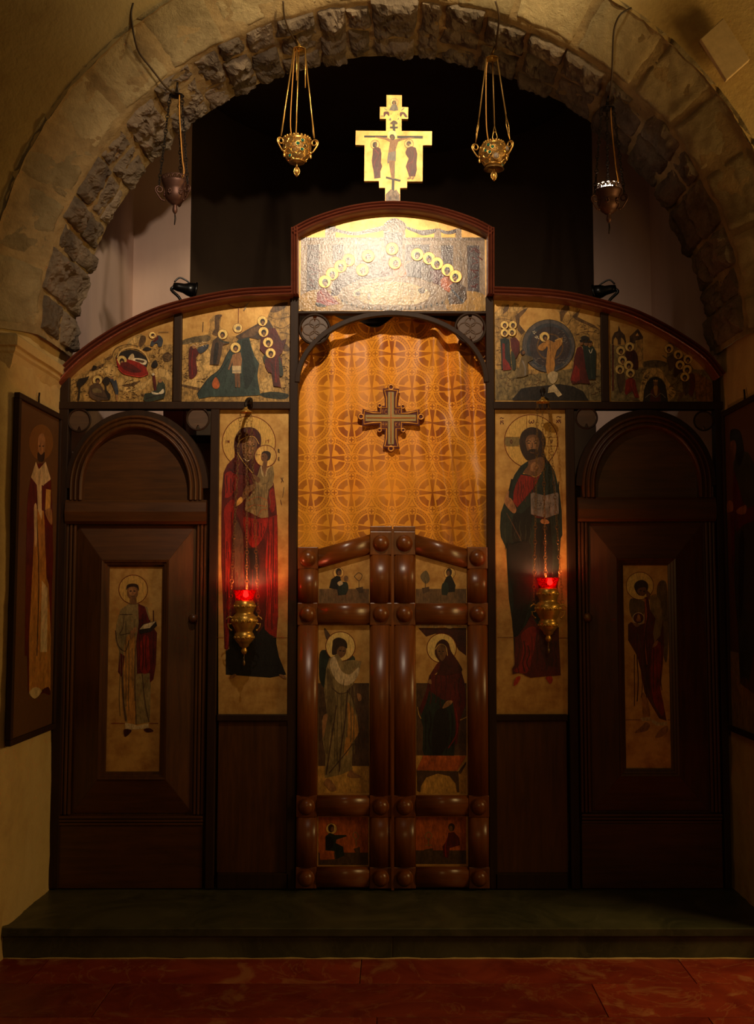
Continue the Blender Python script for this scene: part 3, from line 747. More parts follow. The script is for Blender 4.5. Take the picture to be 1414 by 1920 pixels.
lb.build('lettering', 'gold_thread', em, label='gold letters IC XC NIKA', kind='stuff')
# ================================================================== painted icons
PAL = dict(gold=(214, 172, 88), hal=(246, 208, 122), hal2=(226, 178, 92), line=(120, 50, 20), rock=(180, 138, 72), rock2=(208, 166, 96), rockd=(104, 74, 40), dk=(40, 30, 22), blk=(22, 20, 18),
 red=(134, 28, 16), red2=(176, 52, 30), mar=(88, 22, 15), mar2=(66, 20, 14), blue=(62, 64, 70), grn=(52, 56, 40), grn2=(32, 42, 34), teal=(50, 64, 56), skin=(156, 108, 64), skin2=(120, 80, 46), hair=(52, 32, 20),
 wht=(222, 202, 164), cream=(204, 176, 128), brn=(84, 60, 40), brn2=(116, 84, 52), gry=(128, 116, 104), gry2=(92, 84, 80), och=(178, 122, 52), och2=(148, 98, 42), orn=(186, 92, 36), sto=(152, 126, 98), sto2=(124, 102, 80), vio=(84, 68, 66), vio2=(64, 52, 52), yel=(200, 150, 70), khk=(140, 116, 70), khk2=(108, 88, 54))
LAY = 0.00004
class Icon:
    def __init__(s, root, plane, paint_mat='paint'): s.root = root; s.plane = plane; s.k = 1; s.pm = paint_mat
    def draw(s, z, text):
        ox, oy, sc = z; s.sc = sc; mb = None; name = None; mat = s.pm
        JOIN = ('inscription', 'ground_line')
        def flush():
            if not (mb and mb.f): return
            if name in JOIN: mb.build(name, mat, s.root, kind='stuff' if name == 'inscription' else None); return
            cl = []                                            # pieces that do not touch become parts of their own
            for b in boxes:
                hit = [c for c in cl if any(b[0] < q[1]+2 and q[0] < b[1]+2 and b[2] < q[3]+2 and q[2] < b[3]+2 for q in c)]
                m_ = [b]
                for c in hit: m_ = c+m_; cl.remove(c)
                cl.append(m_)
            for c in cl:
                sub = MB()
                for b in sorted(c, key=lambda q: q[4]):
                    v0, v1, f0, f1 = b[4:]
                    sub.add(mb.v[v0:v1], [[i-v0 for i in f] for f in mb.f[f0:f1]], False, mb.c[f0])
                sub.build(name, mat, s.root)
        def note(pts, v0, f0):
            xs_ = [p[0] for p in pts]; ys_ = [p[1] for p in pts]
            boxes.append((min(xs_), max(xs_), min(ys_), max(ys_), v0, len(mb.v), f0, len(mb.f)))
        boxes = []
        P = lambda x, y: (ox+x/sc, oy+y/sc)
        def fill(c, pts):
            s.k += 1; v0, f0 = len(mb.v), len(mb.f)
            w3 = [s.plane(*p, s.k*LAY) for p in pts]
            tri = tessellate_polygon([[Vector((p[0], p[1], 0)) for p in pts]])
            mb.add(w3, [tuple(t) for t in tri], False, lin(PAL[c]) if isinstance(c, str) else lin(c)); note(pts, v0, f0)
        def circ(x, y, rx, ry, n=26): return [P(x+rx*cos(2*pi*i/n), y+ry*sin(2*pi*i/n)) for i in range(n)]
        def ribbon(c, pts, wd):
            s.k += 1; q = [Vector(p) for p in pts]; L = []; R = []; v0, f0 = len(mb.v), len(mb.f)
            for i, p in enumerate(q):
                t = (q[min(i+1, len(q)-1)]-q[max(i-1, 0)]).normalized(); n = Vector((-t.y, t.x))*wd/2
                L.append(p+n); R.append(p-n)
            vs = [s.plane(p.x, p.y, s.k*LAY) for p in L+R]; m = len(L)
            mb.add(vs, [(i, i+1, m+i+1, m+i) for i in range(m-1)], False, lin(PAL[c])); note(L+R, v0, f0)
        def xy(a): return [float(v) for v in a.split(',')]
        for ln in text.strip().splitlines():
            w_ = ln.split()
            if not w_: continue
            if w_[0].startswith('@'):
                flush(); boxes.clear(); mb = MB(); name = w_[0][1:]; mat = 'halo_gold' if name == 'halo' else 'rock_paint' if name in ('rocky_ground', 'rocky_banks', 'mountain', 'rock', 'city') else s.pm; continue
            c, kind, a = w_[0], w_[1], w_[2:]
            if kind == 's': fill(c, [tuple(p) for p in crom([Vector(P(*xy(p))) for p in a], 4, True)])
            elif kind == 'p': fill(c, [P(*xy(p)) for p in a])
            elif kind == 'c': x, y = xy(a[0]); fill(c, circ(x, y, float(a[1]), float(a[2]) if len(a) > 2 else float(a[1])))
            elif kind == 'o':                                  # ring outline
                x, y = xy(a[0]); r_ = float(a[1]); wd = float(a[2])/sc
                pts = [Vector(P(x+r_*cos(2*pi*i/40), y+r_*sin(2*pi*i/40))) for i in range(41)]; ribbon(c, pts, wd)
            elif kind == 'l': ribbon(c, [tuple(p) for p in crom([Vector(P(*xy(p))) for p in a[1:]], 4)] if len(a) > 3 else [P(*xy(p)) for p in a[1:]], float(a[0])/sc)
            elif kind == 'hd':                                 # haloed head: centre, halo radius, face dx,dy
                x, y = xy(a[0]); r_ = float(a[1]); fx, fy = xy(a[2]) if len(a) > 2 else (0, 0.1)
                flush(); boxes.clear(); mb = MB(); name = 'halo'; mat = 'halo_gold'
                fill('line', circ(x, y, r_*1.06, r_*1.06)); fill('hal', circ(x, y, r_, r_))
                flush(); boxes.clear(); mb = MB(); name = 'head'; mat = s.pm
                fill(c, circ(x+fx*r_*0.5, y+0.10*r_, 0.50*r_, 0.58*r_)); X_, Y_ = x+fx*r_, y+fy*r_+0.22*r_
                fill('skin2', circ(X_, Y_, 0.33*r_, 0.45*r_)); fill('skin', circ(X_-0.03*r_, Y_-0.08*r_, 0.24*r_, 0.28*r_))
                for e in (-1, 1): fill('dk', circ(X_+e*0.13*r_, Y_-0.10*r_, 0.06*r_, 0.035*r_, 10))
                ribbon('skin2', [P(X_, Y_-0.08*r_), P(X_+0.02*r_, Y_+0.08*r_)], 0.05*r_/sc)
                ribbon('dk', [P(X_-0.09*r_, Y_+0.2*r_), P(X_+0.09*r_, Y_+0.2*r_)], 0.05*r_/sc)
                flush(); boxes.clear(); mb = MB(); name = 'figure'; mat = s.pm
            elif kind == 'fold':                               # hanging folds of a garment inside a box
                x0_, y0_ = xy(a[0]); x1_, y1_ = xy(a[1]); rn = random.Random(int(x0_+y0_)); n_ = int(a[2]); wd = float(a[3])
                for i in range(n_):
                    px_ = x0_+(x1_-x0_)*(i+0.5)/n_+rn.uniform(-0.2, 0.2)*(x1_-x0_)/n_; ya = y0_+(y1_-y0_)*rn.uniform(0, 0.35); yb = y1_-(y1_-y0_)*rn.uniform(0, 0.35); q = rn.uniform(-0.4, 0.4)*(x1_-x0_)/n_
                    ribbon(c, [tuple(v) for v in crom([Vector(P(px_, ya)), Vector(P(px_+q, ya*0.66+yb*0.34)), Vector(P(px_-q*0.5, ya*0.3+yb*0.7)), Vector(P(px_+q*0.7, yb))], 4)], wd*rn.uniform(0.5, 1.1)/sc)
            elif kind == 'sc':                                 # scatter of short strokes inside a box (worn brushwork)
                x0_, y0_ = xy(a[0]); x1_, y1_ = xy(a[1]); rn = random.Random(int(x0_)); n_ = int(a[2]); L_ = float(a[3])
                for _ in range(n_):
                    px_, py_ = rn.uniform(x0_, x1_), rn.uniform(y0_, y1_); q = rn.uniform(-0.8, 0.8)
                    ribbon(c, [P(px_, py_), P(px_+L_*cos(q), py_+L_*sin(q))], L_*0.18/sc)
        flush()
def plane_y(Y): return lambda px, py, off: U(px, py, Y-off)
def top_icon(pts_px, Y, label, thick=0.02):
    w3 = [U(x, y, Y) for x, y in pts_px]; ox = sum(p.x for p in w3)/len(w3); oz = min(p.z for p in w3)
    o = MB().prism([(p.x, p.z) for p in w3], Y, Y+thick).build('icon', 'gold_ground', origin=(ox, Y, oz))
    tag(o, label, 'icon', 'icons set in the screen'); return o
YI = 0.004
# ---- A: reclining woman in a cave
ia = top_icon([(121, 755), (121, 700), (150, 676), (196, 646), (250, 615), (326, 586), (326, 755)], YI, 'arched gold icon of a woman reclining on a red bed in a cave')
A = Icon(ia, plane_y(YI)); A.draw((90, 540, 5.656), '''
@rocky_ground
rock p 195,1225 200,1015 300,930 450,860 500,800 600,735 680,690 740,620 840,600 880,540 960,490 1030,515 1025,600 1130,610 1330,595 1325,1225
rock2 s 840,590 880,535 960,492 1005,500 980,560 920,590 870,610
rockd s 985,510 1035,515 1030,580 980,630 960,600
rock2 s 420,920 560,850 680,800 720,880 700,960 560,900 430,960
rock2 s 760,940 860,920 900,960 1000,1000 1100,960 1000,1080 800,1100 740,1020
rock2 s 1080,880 1180,850 1310,900 1310,980 1200,960 1120,930
rockd s 780,1030 880,1010 980,980 940,1020 850,1050
rockd s 600,760 640,730 690,720 660,760
rockd s 1215,720 1260,680 1320,720 1280,780 1230,770
rockd s 440,870 520,830 600,800 560,850 480,880
rockd l 8 680,720 720,640 840,600 960,620
rockd l 7 200,1060 300,1000 420,960
rockd l 6 760,1150 860,1180 980,1140
dk sc 220,960 420,1180 18 26
dk sc 520,820 720,960 16 24
rockd sc 760,960 1010,1160 26 34
rockd sc 1090,640 1310,900 34 26
dk s 1005,650 1045,625 1100,645 1050,668
dk s 1095,830 1110,785 1145,765 1165,820 1130,850
dk s 470,870 480,822 520,835 500,862
@cave
dk s 720,745 760,690 850,655 940,665 1010,705 1055,765 1050,835 1000,845 820,850
rock2 l 14 735,740 770,670 850,635 950,645 1030,700 1075,790
wht s 895,775 930,742 1042,765 1035,812 985,805
brn s 925,770 940,757 1020,772 1005,795
cream s 850,750 880,705 905,700 915,745 880,775
hair hd 783,770 52 0.05,0.25
red p 722,735 735,830 790,900 880,935 980,950 1068,918 1040,840 970,790 890,765 835,755 830,800 770,830 745,790
red2 l 10 745,850 800,905 890,930 990,940 1050,915
mar s 765,800 830,785 900,815 950,850 990,885 930,900 850,885 790,850
mar2 l 8 800,830 870,860 940,890
@angel
hal c 1108,500 38
line o 1108,500 38 4
hair c 1112,498 18 16
skin c 1120,510 12 9
blue s 1085,612 1100,560 1150,545 1175,500 1218,545 1208,612 1172,622 1160,585 1130,592 1112,615
mar s 1112,568 1150,520 1165,498 1168,540 1135,572
brn l 5 1170,468 1280,466
@seated_man
hair hd 524,978 50 0.1,0.15
brn p 430,1100 445,1040 495,1005 550,1015 590,1080 640,1150 655,1185 560,1190 540,1215 510,1190 480,1180 440,1150
khk2 s 470,1080 510,1060 570,1090 560,1110 490,1110
dk l 6 460,1060 470,1120 540,1150 620,1170
@trees
dk s 310,1182 325,1080 305,1020 330,965 395,950 438,935 400,1000 345,1060 335,1182
dk s 600,1030 575,985 620,938 662,970 645,1020 622,1035 628,1090 662,1130 655,1182 635,1172 605,1090
@shepherd
blue s 655,965 680,940 700,985 722,975 738,1040 748,1100 740,1130 718,1130 690,1045
skin c 675,952 14
skin p 720,1130 740,1130 738,1198 725,1198
@bathing_women
grn p 1010,1185 1025,1120 1080,1112 1140,1080 1170,1000 1195,960 1240,1020 1248,1110 1230,1170 1120,1200 1040,1208
dk l 10 1030,1180 1120,1150 1240,1120
mar s 1110,930 1135,930 1150,1070 1130,1080 1112,985
wht s 1100,1100 1170,1112 1222,1068 1222,1118 1120,1128
skin c 1190,985 20
wht c 1115,915 14
''')
# ---- B: bathing in a river
ib = top_icon([(339, 755), (339, 580), (400, 563), (470, 552), (546, 549), (546, 755)], YI, 'gold icon of a haloed man standing in a dark green river')
B = Icon(ib, plane_y(YI)); B.draw((320, 540, 5.656), '''
@rocky_banks
rock p 110,1205 115,570 220,520 400,490 420,380 410,350 450,290 530,280 540,300 520,400 600,500 690,515 720,560 600,700 500,880 300,1100 285,1205
rock p 285,1205 300,1150 700,1150 950,1130 1275,1200
rock p 840,560 920,540 1030,300 1060,230 1110,175 1240,150 1282,240 1272,1205 940,1150 930,930 940,800 890,710
rockd s 470,300 530,280 545,297 515,340 512,500 440,490 470,420
khk2 s 120,560 220,525 400,500 410,560 250,580 130,600
rock2 s 270,780 430,620 480,700 450,820 560,830 500,880 440,930 300,910
rock2 p 120,1020 300,915 425,940 310,1060
rockd p 120,1020 310,1060 300,1090 120,1045
rock2 s 960,1000 1060,930 1100,1060 1050,1130 950,1080
rock2 s 840,590 920,560 950,680 980,780 930,800 880,690
rockd s 1060,240 1110,175 1240,150 1210,210 1140,250 1080,260
rockd l 8 1040,300 1130,330 1270,300
rockd l 7 1090,400 1180,430 1270,380
rockd l 8 1160,470 1260,490
rockd s 1170,620 1220,590 1270,660 1200,670
grn s 950,1120 1100,1100 1250,1130 1200,1180 1000,1160
rockd sc 120,620 300,1000 30 34
rockd sc 1150,700 1270,1100 24 30
rockd sc 320,920 480,1000 10 30
@river
teal p 725,540 835,525 850,600 890,720 940,800 920,930 950,1135 700,1150 420,1152 300,1175 283,1120 400,960 520,860 600,700 690,580
grn2 s 760,560 830,560 880,760 900,900 800,1080 770,900 760,700
grn2 l 12 420,1000 520,900 620,750
dk l 9 283,1120 400,960 520,860 600,700 690,570
brn p 690,510 920,380 1040,335 1120,470 930,545 830,525 720,545
brn2 s 750,520 860,430 960,400 900,500
@dove_ray
line l 6 600,160 660,195 720,207 780,195 835,150
line l 7 720,207 718,370
hal c 712,425 50
line o 712,425 50 4
gry s 690,430 712,405 740,415 735,445 705,445
gry l 10 820,160 775,240
brn l 8 345,360 340,465
@crowd
mar s 195,660 240,620 300,680 270,750 280,905 200,952
red l 10 235,660 225,800 230,920
blue s 285,640 400,595 385,650 315,695
wht sc 200,570 400,620 22 18
skin c 245,625 18
@baptist
hair hd 553,490 52 -0.1,0.1
brn p 450,555 500,515 560,560 625,572 610,590 555,605 540,700 510,815 415,810 430,640
dk s 470,600 510,590 500,700 480,800 450,790
grn l 14 510,545 560,570 622,580
@bather
hair hd 688,632 54 0.05,0.1
skin p 660,705 740,680 757,760 748,840 655,840 662,780 620,870 607,860 640,760
skin2 l 6 700,700 705,830
cream p 652,825 748,825 748,905 655,905
gry l 7 655,880 745,880
skin2 p 680,905 735,905 738,1055 715,1055 710,940 704,1055 685,1050
orn s 440,1010 480,945 520,1020 500,1065 455,1060
@attendants
mar p 1040,425 1110,425 1175,560 1232,535 1180,690 1140,730 990,700 945,650 955,520
grn s 985,720 1040,690 1060,740 1010,800 990,790
mar p 1000,755 1120,700 1180,740 1190,880 1150,940 1172,1052 1092,1040 1068,900 1035,892 1000,830
red l 10 1120,740 1110,860 1120,1000
grn s 1150,720 1197,890 1165,940 1150,850
dk l 7 1050,780 1080,850 1090,1000
hair hd 973,350 52 0.1,0.2
hair hd 985,465 52 0.1,0.2
hair hd 1033,577 52 0.1,0.2
hair hd 1060,690 52 0.1,0.2
''')
# ---- C: gathering round a table (glossy, uneven varnish)
ic = top_icon([(560, 583), (560, 440), (600, 421), (660, 403), (735, 395), (812, 403), (872, 421), (913, 440), (913, 583)], YI-0.006, 'large glossy icon of haloed figures seated round an oval table')
C = Icon(ic, plane_y(YI-0.006), 'thick_varnish'); C.draw((520, 360, 3.2884), '''
@building
sto p 145,280 655,280 655,240 790,240 790,280 1280,280 1285,732 140,732
sto2 p 145,280 1280,280 1280,300 145,300
sto p 295,215 360,205 360,282 295,282
sto p 968,225 1010,225 1010,282 968,282
sto p 1098,225 1136,225 1136,282 1098,282
sto2 s 655,242 665,190 720,160 780,185 795,215 775,242
vio s 320,208 400,235 480,245 560,230 655,208 655,235 560,256 480,268 400,256 325,232
vio s 800,212 880,235 970,228 970,252 900,268 850,250 805,232
vio s 1010,232 1050,240 1100,230 1098,252 1055,262 1012,250
vio p 185,325 258,325 252,618 180,632
vio p 340,325 412,325 412,405 345,445
vio p 490,325 642,325 642,462 490,472
vio2 p 662,248 772,248 770,430 660,430
vio p 790,325 937,325 937,425 790,425
vio p 1010,330 1085,330 1085,455 1010,450
vio p 1170,330 1246,330 1246,632 1175,610
mar sc 190,340 240,600 12 40
mar sc 1180,340 1236,600 12 40
sto2 l 8 275,300 270,600
sto2 l 8 1130,300 1135,560
rock s 145,640 260,600 400,640 380,730 145,730
rock s 1050,640 1180,610 1283,640 1283,730 1060,730
@seated_row
mar2 p 340,560 430,470 500,470 560,450 640,470 640,520 520,545 430,580 370,640 330,640
vio s 380,520 450,450 500,500 460,560 400,580
vio2 s 520,520 570,440 650,470 640,530 560,540
mar s 650,400 700,385 760,400 770,520 650,520
orn s 720,470 770,440 800,500 780,520 720,520
vio2 p 790,450 850,420 920,440 960,520 880,530 800,520
brn s 890,470 960,440 980,520 930,560 895,540
mar p 940,490 1010,470 1040,520 1020,580 960,560
orn p 1005,540 1050,510 1085,560 1060,620 1010,590
brn p 1060,580 1100,545 1165,590 1170,660 1140,690 1060,692 1050,640 1080,620
blue l 12 1075,600 1120,650 1150,680
red p 245,620 285,585 330,635 385,690 300,702 240,690
red2 l 9 265,610 300,660 360,690
dk s 238,680 300,700 290,710 245,705
@oval_table
sto p 372,650 400,590 500,542 700,517 900,540 1020,590 1052,650 1010,690 880,720 700,727 540,717 420,690
cream s 470,620 600,560 800,560 940,620 860,690 560,690
brn s 870,600 905,590 910,620 880,625
brn s 480,620 510,612 508,640 488,640
sto2 p 555,625 575,625 572,665 558,665
dk l 9 400,662 402,678
dk l 9 428,674 430,690
dk l 9 456,684 458,700
dk l 9 490,694 491,710
dk l 9 530,702 531,718
dk l 9 565,707 565,724
dk l 9 600,709 600,726
dk l 9 640,711 640,728
dk l 9 682,713 682,730
dk l 9 725,713 725,730
dk l 9 768,712 768,729
dk l 9 815,709 815,726
dk l 9 852,706 852,723
dk l 9 885,702 885,719
dk l 9 918,697 917,714
dk l 9 950,690 949,707
dk l 9 985,682 984,699
dk l 9 1018,672 1017,689
@apostle
hair hd 440,420 37 -0.1,0.2
hair hd 390,458 37 0.1,0.2
hair hd 338,505 37 0.1,0.2
hair hd 293,552 37 0.1,0.2
hair hd 560,395 37 0,0.1
hair hd 525,480 37 0.1,0.1
hair hd 708,350 37 0,0.1
hair hd 725,437 37 0.3,0.1
hair hd 863,385 37 0,0.2
hair hd 935,408 37 0,0.2
hair hd 985,440 37 0,0.2
hair hd 1050,480 37 -0.1,0.2
hair hd 1100,520 37 -0.1,0.2
''')
# ---- D: figure in a round dark glory
idd = top_icon([(926, 753), (926, 549), (1000, 555), (1060, 563), (1129, 579), (1129, 753)], YI, 'gold icon of a figure in a large round dark blue glory')
D = Icon(idd, plane_y(YI)); D.draw((910, 540, 5.8917), '''
@mountain
rock p 100,1242 98,280 150,220 200,170 255,175 258,230 300,190 330,160 372,180 372,230 440,190 475,215 440,260 380,330 380,400 420,460 460,490 470,900 960,900 900,430 860,380 830,370 815,270 775,240 830,175 905,175 930,220 980,205 1055,235 1030,320 1100,370 1200,410 1280,480 1300,1245
rockd p 330,310 400,250 475,215 440,265 380,330 375,400 440,480 400,520 360,470 340,380
rockd s 200,230 255,180 258,230 210,280 180,280
rockd s 830,250 905,180 930,225 880,290 850,360 830,360
rockd p 960,310 1050,235 1020,320 1100,360 1205,410 1270,470 1200,440 1080,390 1000,350
rock2 s 110,290 170,230 200,250 180,300 130,330
rock2 s 270,260 300,200 350,190 400,215 340,260
rock2 s 890,290 960,220 1000,230 960,290
rockd l 7 110,350 200,340 300,360
rockd l 7 1000,520 1100,480 1230,490
rockd l 7 910,410 950,340
rockd sc 110,400 170,1000 18 30
rockd sc 1000,400 1260,520 16 34
khk p 110,900 360,880 480,960 640,940 900,900 1000,880 1280,900 1295,1245 112,1240
rockd l 7 120,850 300,840
rockd sc 150,950 650,1080 30 40
rockd sc 1150,950 1280,1200 16 40
dk p 300,1225 400,1110 520,1090 700,1075 820,1060 970,1085 1080,1140 1145,1245 305,1243
@glory
gry2 c 700,640 290
blue c 705,650 250 262
vio2 c 715,650 225
rockd o 715,650 140 16
blk o 700,640 290 5
wht sc 480,480 660,560 14 30
gry sc 800,470 930,620 14 28
gry sc 520,760 660,880 14 30
gry sc 800,780 900,860 10 28
och s 590,640 650,600 680,640 640,690 590,680
@radiant_figure
hair hd 655,540 54 0.2,0.2
och p 660,590 700,570 760,600 800,560 855,545 850,620 790,690 765,780 770,860 760,910 720,960 680,945 668,860 680,740 690,660
hal2 l 8 770,580 830,560 850,600
och2 l 8 715,620 722,760 715,900
cream s 690,960 740,920 800,940 790,1020 740,1060 700,1010
cream p 700,1100 760,1060 850,1180 805,1205 760,1150 690,1160
blk l 5 716,340 718,700
@prophet_group
grn2 p 165,570 215,545 265,570 270,700 290,880 180,900 175,700
red p 190,610 215,615 220,780 260,830 290,900 195,912 190,800
mar p 275,560 330,540 375,590 380,700 340,780 310,760 285,650
grn s 285,700 330,760 335,890 300,890
hair hd 213,408 44 0.1,0.1
hair hd 304,408 44 0.1,0.1
hair hd 213,495 44 0.1,0.1
hair hd 296,487 44 0,0.1
@kneeling_man
khk2 p 400,760 440,740 520,760 530,790 470,820 470,960 420,980 340,990 370,900 385,820
gry l 14 410,800 440,880 440,970
hair c 412,710 26 30
skin2 c 425,712 16 20
@watching_group
mar p 940,1010 970,880 985,760 1015,660 1060,640 1090,700 1110,900 1160,1060 1040,1050 960,1062
red p 945,1020 975,900 1000,850 1040,900 1045,1010 1010,1040
grn2 p 1075,640 1110,620 1150,660 1190,640 1225,700 1220,1010 1140,1010 1110,880
wht l 6 1145,680 1165,720 1185,670
grn l 10 1160,740 1170,880 1180,1000
skin2 c 1065,605 20 26
skin2 c 1115,615 20 26
skin2 c 1160,615 20 26
dk c 1065,585 24 16
dk c 1115,592 24 16
dk c 1160,595 24 14
dk s 1055,545 1100,525 1150,550 1140,575 1070,570
''')
# ---- E: seated rows round a dark arch
ie = top_icon([(1141, 753), (1141, 583), (1200, 602), (1260, 634), (1310, 668), (1346, 698), (1346, 753)], YI, 'arched gold icon of two slanting rows of haloed heads above a dark doorway')
EE = Icon(ie, plane_y(YI)); EE.draw((1110, 560, 5.4385), '''
@city
khk p 185,460 250,480 340,470 400,440 445,430 520,400 525,640 600,630 760,650 780,420 850,480 930,560 1040,720 1270,730 1272,1052 195,1045
rock p 445,430 520,400 522,700 445,700
brn p 200,460 205,400 230,345 265,330 273,272 295,330 335,370 350,440 340,470 325,420 300,395 295,470 265,470 262,420 240,390 222,420 220,470
brn p 385,440 385,385 470,305 523,390 520,410 440,430 440,460
hal2 p 445,378 465,345 478,378
mar l 16 215,470 215,940
khk2 s 525,650 640,625 760,650 740,690 600,700 530,690
rock2 s 530,760 600,710 700,720 780,850 860,950 800,1040 770,1040 740,850 640,790 560,850 520,1040 480,1000
rockd sc 480,720 560,900 14 40
rockd sc 780,720 900,1000 20 44
och2 s 1040,760 1150,800 1265,900 1260,1040 1080,1040 1050,900
@doorway
dk p 522,1050 530,930 560,850 610,805 655,795 710,820 750,880 778,1050
mar p 590,1050 600,940 640,890 670,890 695,940 705,1050
och s 630,900 655,880 670,900 665,980 640,980
skin2 c 650,858 22 30
yel p 625,842 630,825 640,835 650,822 660,835 672,825 672,845
gry l 7 545,1010 600,970 650,1005 700,965 750,1010
@seated_row
mar2 s 345,540 420,520 465,580 470,720 400,700 350,640
brn s 255,760 330,760 340,850 300,960 265,900
red p 335,960 345,830 400,800 440,830 460,930 485,1010 440,1012 410,940 380,960 350,985
red2 l 9 400,820 410,900 450,990
brn2 s 390,1000 480,1030 470,1045 400,1030
brn s 770,600 850,560 860,640 800,740 780,680
mar2 s 850,640 930,600 990,700 900,760 840,800
mar s 990,780 1040,770 1055,880 1020,1000 970,920
brn s 930,830 990,820 1000,900 960,990 930,930
khk2 l 9 720,580 780,620
rockd s 900,960 940,960 900,1040 870,1045
hair hd 384,490 46 0.1,0.2
hair hd 293,530 46 0.1,0.2
hair hd 310,627 46 0.1,0.2
hair hd 374,680 46 0.1,0.2
hair hd 284,720 46 0.1,0.2
hair hd 391,758 46 0.1,0.2
hair hd 785,508 46 0,0.2
hair hd 880,570 46 0,0.2
hair hd 980,618 46 0,0.2
hair hd 899,675 46 0,0.2
hair hd 972,722 46 0,0.2
hair hd 948,797 46 0,0.2
''')
# ---- F: tall icon, woman and child
iF = top_icon([(409.5, 1341), (409.5, 767.5), (541, 767.5), (541, 1341)], YI, 'tall gold icon of a veiled woman in red holding a child')
PF = Icon(iF, plane_y(YI)); PF.draw((390, 740, 6.0), '''
@halo
hal2 c 460,540 300
line o 460,540 300 9
@mantle
mar p 300,600 300,700 215,790 175,880 155,1100 150,1400 150,1900 165,2300 185,2860 230,2870 260,2700 640,2700 770,2740 790,2500 785,1500 770,1250 740,1000 700,900 600,800 520,700
blk p 230,2600 560,2400 700,2600 770,2720 770,2800 800,2950 880,3150 700,3185 480,3170 350,3160 200,3150 200,2880 240,2860
red s 180,1300 270,1180 300,1250 270,1500 250,1900 245,2300 230,2800 195,2840 200,2400 195,1900 200,1600
red s 690,1100 740,1060 760,1240 730,1320 700,1300
red p 640,1900 680,1500 690,1380 780,1350 785,2500 770,2730 700,2700 640,2640 620,2100
mar l 18 735,1380 735,1900 715,2300 720,2640
mar l 10 680,1700 675,2300 670,2620
red s 190,900 290,860 330,900 310,1080 220,1160 180,1120
red s 400,1380 540,1400 680,1390 620,1600 540,1710 470,1690 420,1560
mar2 s 300,1300 380,1480 470,1690 540,1720 640,1620 650,1900 630,2600 300,2700 270,1900 290,1500
blk p 410,1720 560,1730 580,1900 560,2700 420,2700
brn s 300,1500 360,1480 400,1700 390,2400 320,2500
mar2 l 14 240,830 300,880 420,900 500,960
mar2 fold 170,900 300,1150 4 12
mar2 fold 180,1300 270,2800 4 12
mar2 fold 640,1450 770,2600 5 12
mar2 fold 420,1400 650,1650 6 12
mar fold 300,1700 560,2600 6 9
red2 fold 180,1400 260,2600 2 6
red2 fold 650,1500 770,2500 3 6
@veil
mar2 s 450,365 530,380 585,440 600,520 580,620 540,700 500,760 520,880 470,860 400,780 340,690 300,620 297,520 330,430 380,380
mar s 430,430 470,390 520,410 540,470 480,470 420,480
yel l 9 330,590 360,520 430,480 520,475 575,555
yel l 9 330,650 400,760 500,880
@face
skin2 s 380,560 410,500 470,480 520,490 550,540 545,620 520,690 470,735 420,720 390,660
skin s 415,560 450,520 500,530 520,580 500,650 460,700 425,660
brn l 7 405,565 440,548 465,560
brn l 7 490,558 520,548 540,560
dk c 438,575 18 8
dk c 512,575 16 8
brn l 8 480,570 488,620 472,640
mar l 8 455,672 500,672
cream l 10 400,715 440,745 465,735
@child
hal2 c 648,690 122
line o 648,690 122 9
line l 5 632,575 632,640
line l 5 665,575 665,640
line l 5 540,675 590,675
hair s 600,680 620,640 670,635 705,660 700,720 660,750 620,745
skin2 s 595,690 625,660 660,670 670,720 640,750 605,740
dk c 618,693 9 6
skin2 s 630,740 665,740 665,800 640,920 600,870
khk p 590,800 620,860 645,920 680,830 730,800 745,900 730,1020 680,1070 670,1180 680,1380 600,1390 540,1360 480,1330 415,1300 430,1180 480,1130 540,1050 530,960 560,900
cream l 8 600,800 605,870 625,925
cream l 8 700,805 660,860 650,920
khk2 l 10 690,880 680,980 600,1010
khk2 fold 440,950 720,1350 8 8
orn l 6 440,1200 560,1150 670,1190
orn l 6 430,1290 520,1240 660,1260
orn l 6 560,1380 600,1300 670,1290
khk2 l 8 540,1010 545,1350
skin2 s 500,900 540,910 590,950 570,990 530,970
skin2 s 410,1060 470,1020 540,1010 530,1050 460,1110 400,1190 385,1150
yel s 320,1255 330,1190 370,1150 395,1180 380,1215
@inscription
line l 7 205,512 205,540
line l 7 222,512 222,540
line l 7 222,512 240,540
line l 7 240,540 240,512
line l 7 655,510 650,535
line l 7 670,512 682,505
line l 7 682,505 682,535
brn l 7 790,610 790,650
brn l 7 790,610 806,625
brn l 7 790,630 808,650
brn l 7 790,705 790,735
brn l 7 790,705 806,705
brn l 7 790,720 804,720
brn l 7 790,735 806,735
brn l 6 820,930 850,980
brn l 6 845,930 825,985
brn l 6 855,1040 840,1150
brn l 6 815,1180 830,1240
@foot
skin s 250,3180 290,3145 320,3150 305,3175 275,3195
skin s 800,3150 840,3150 885,3185 860,3195 820,3170
''')
PF.draw((390, 1020, 5.647), '''
@ground_line
line l 5 85,988 170,988
line l 5 690,988 845,990
''')
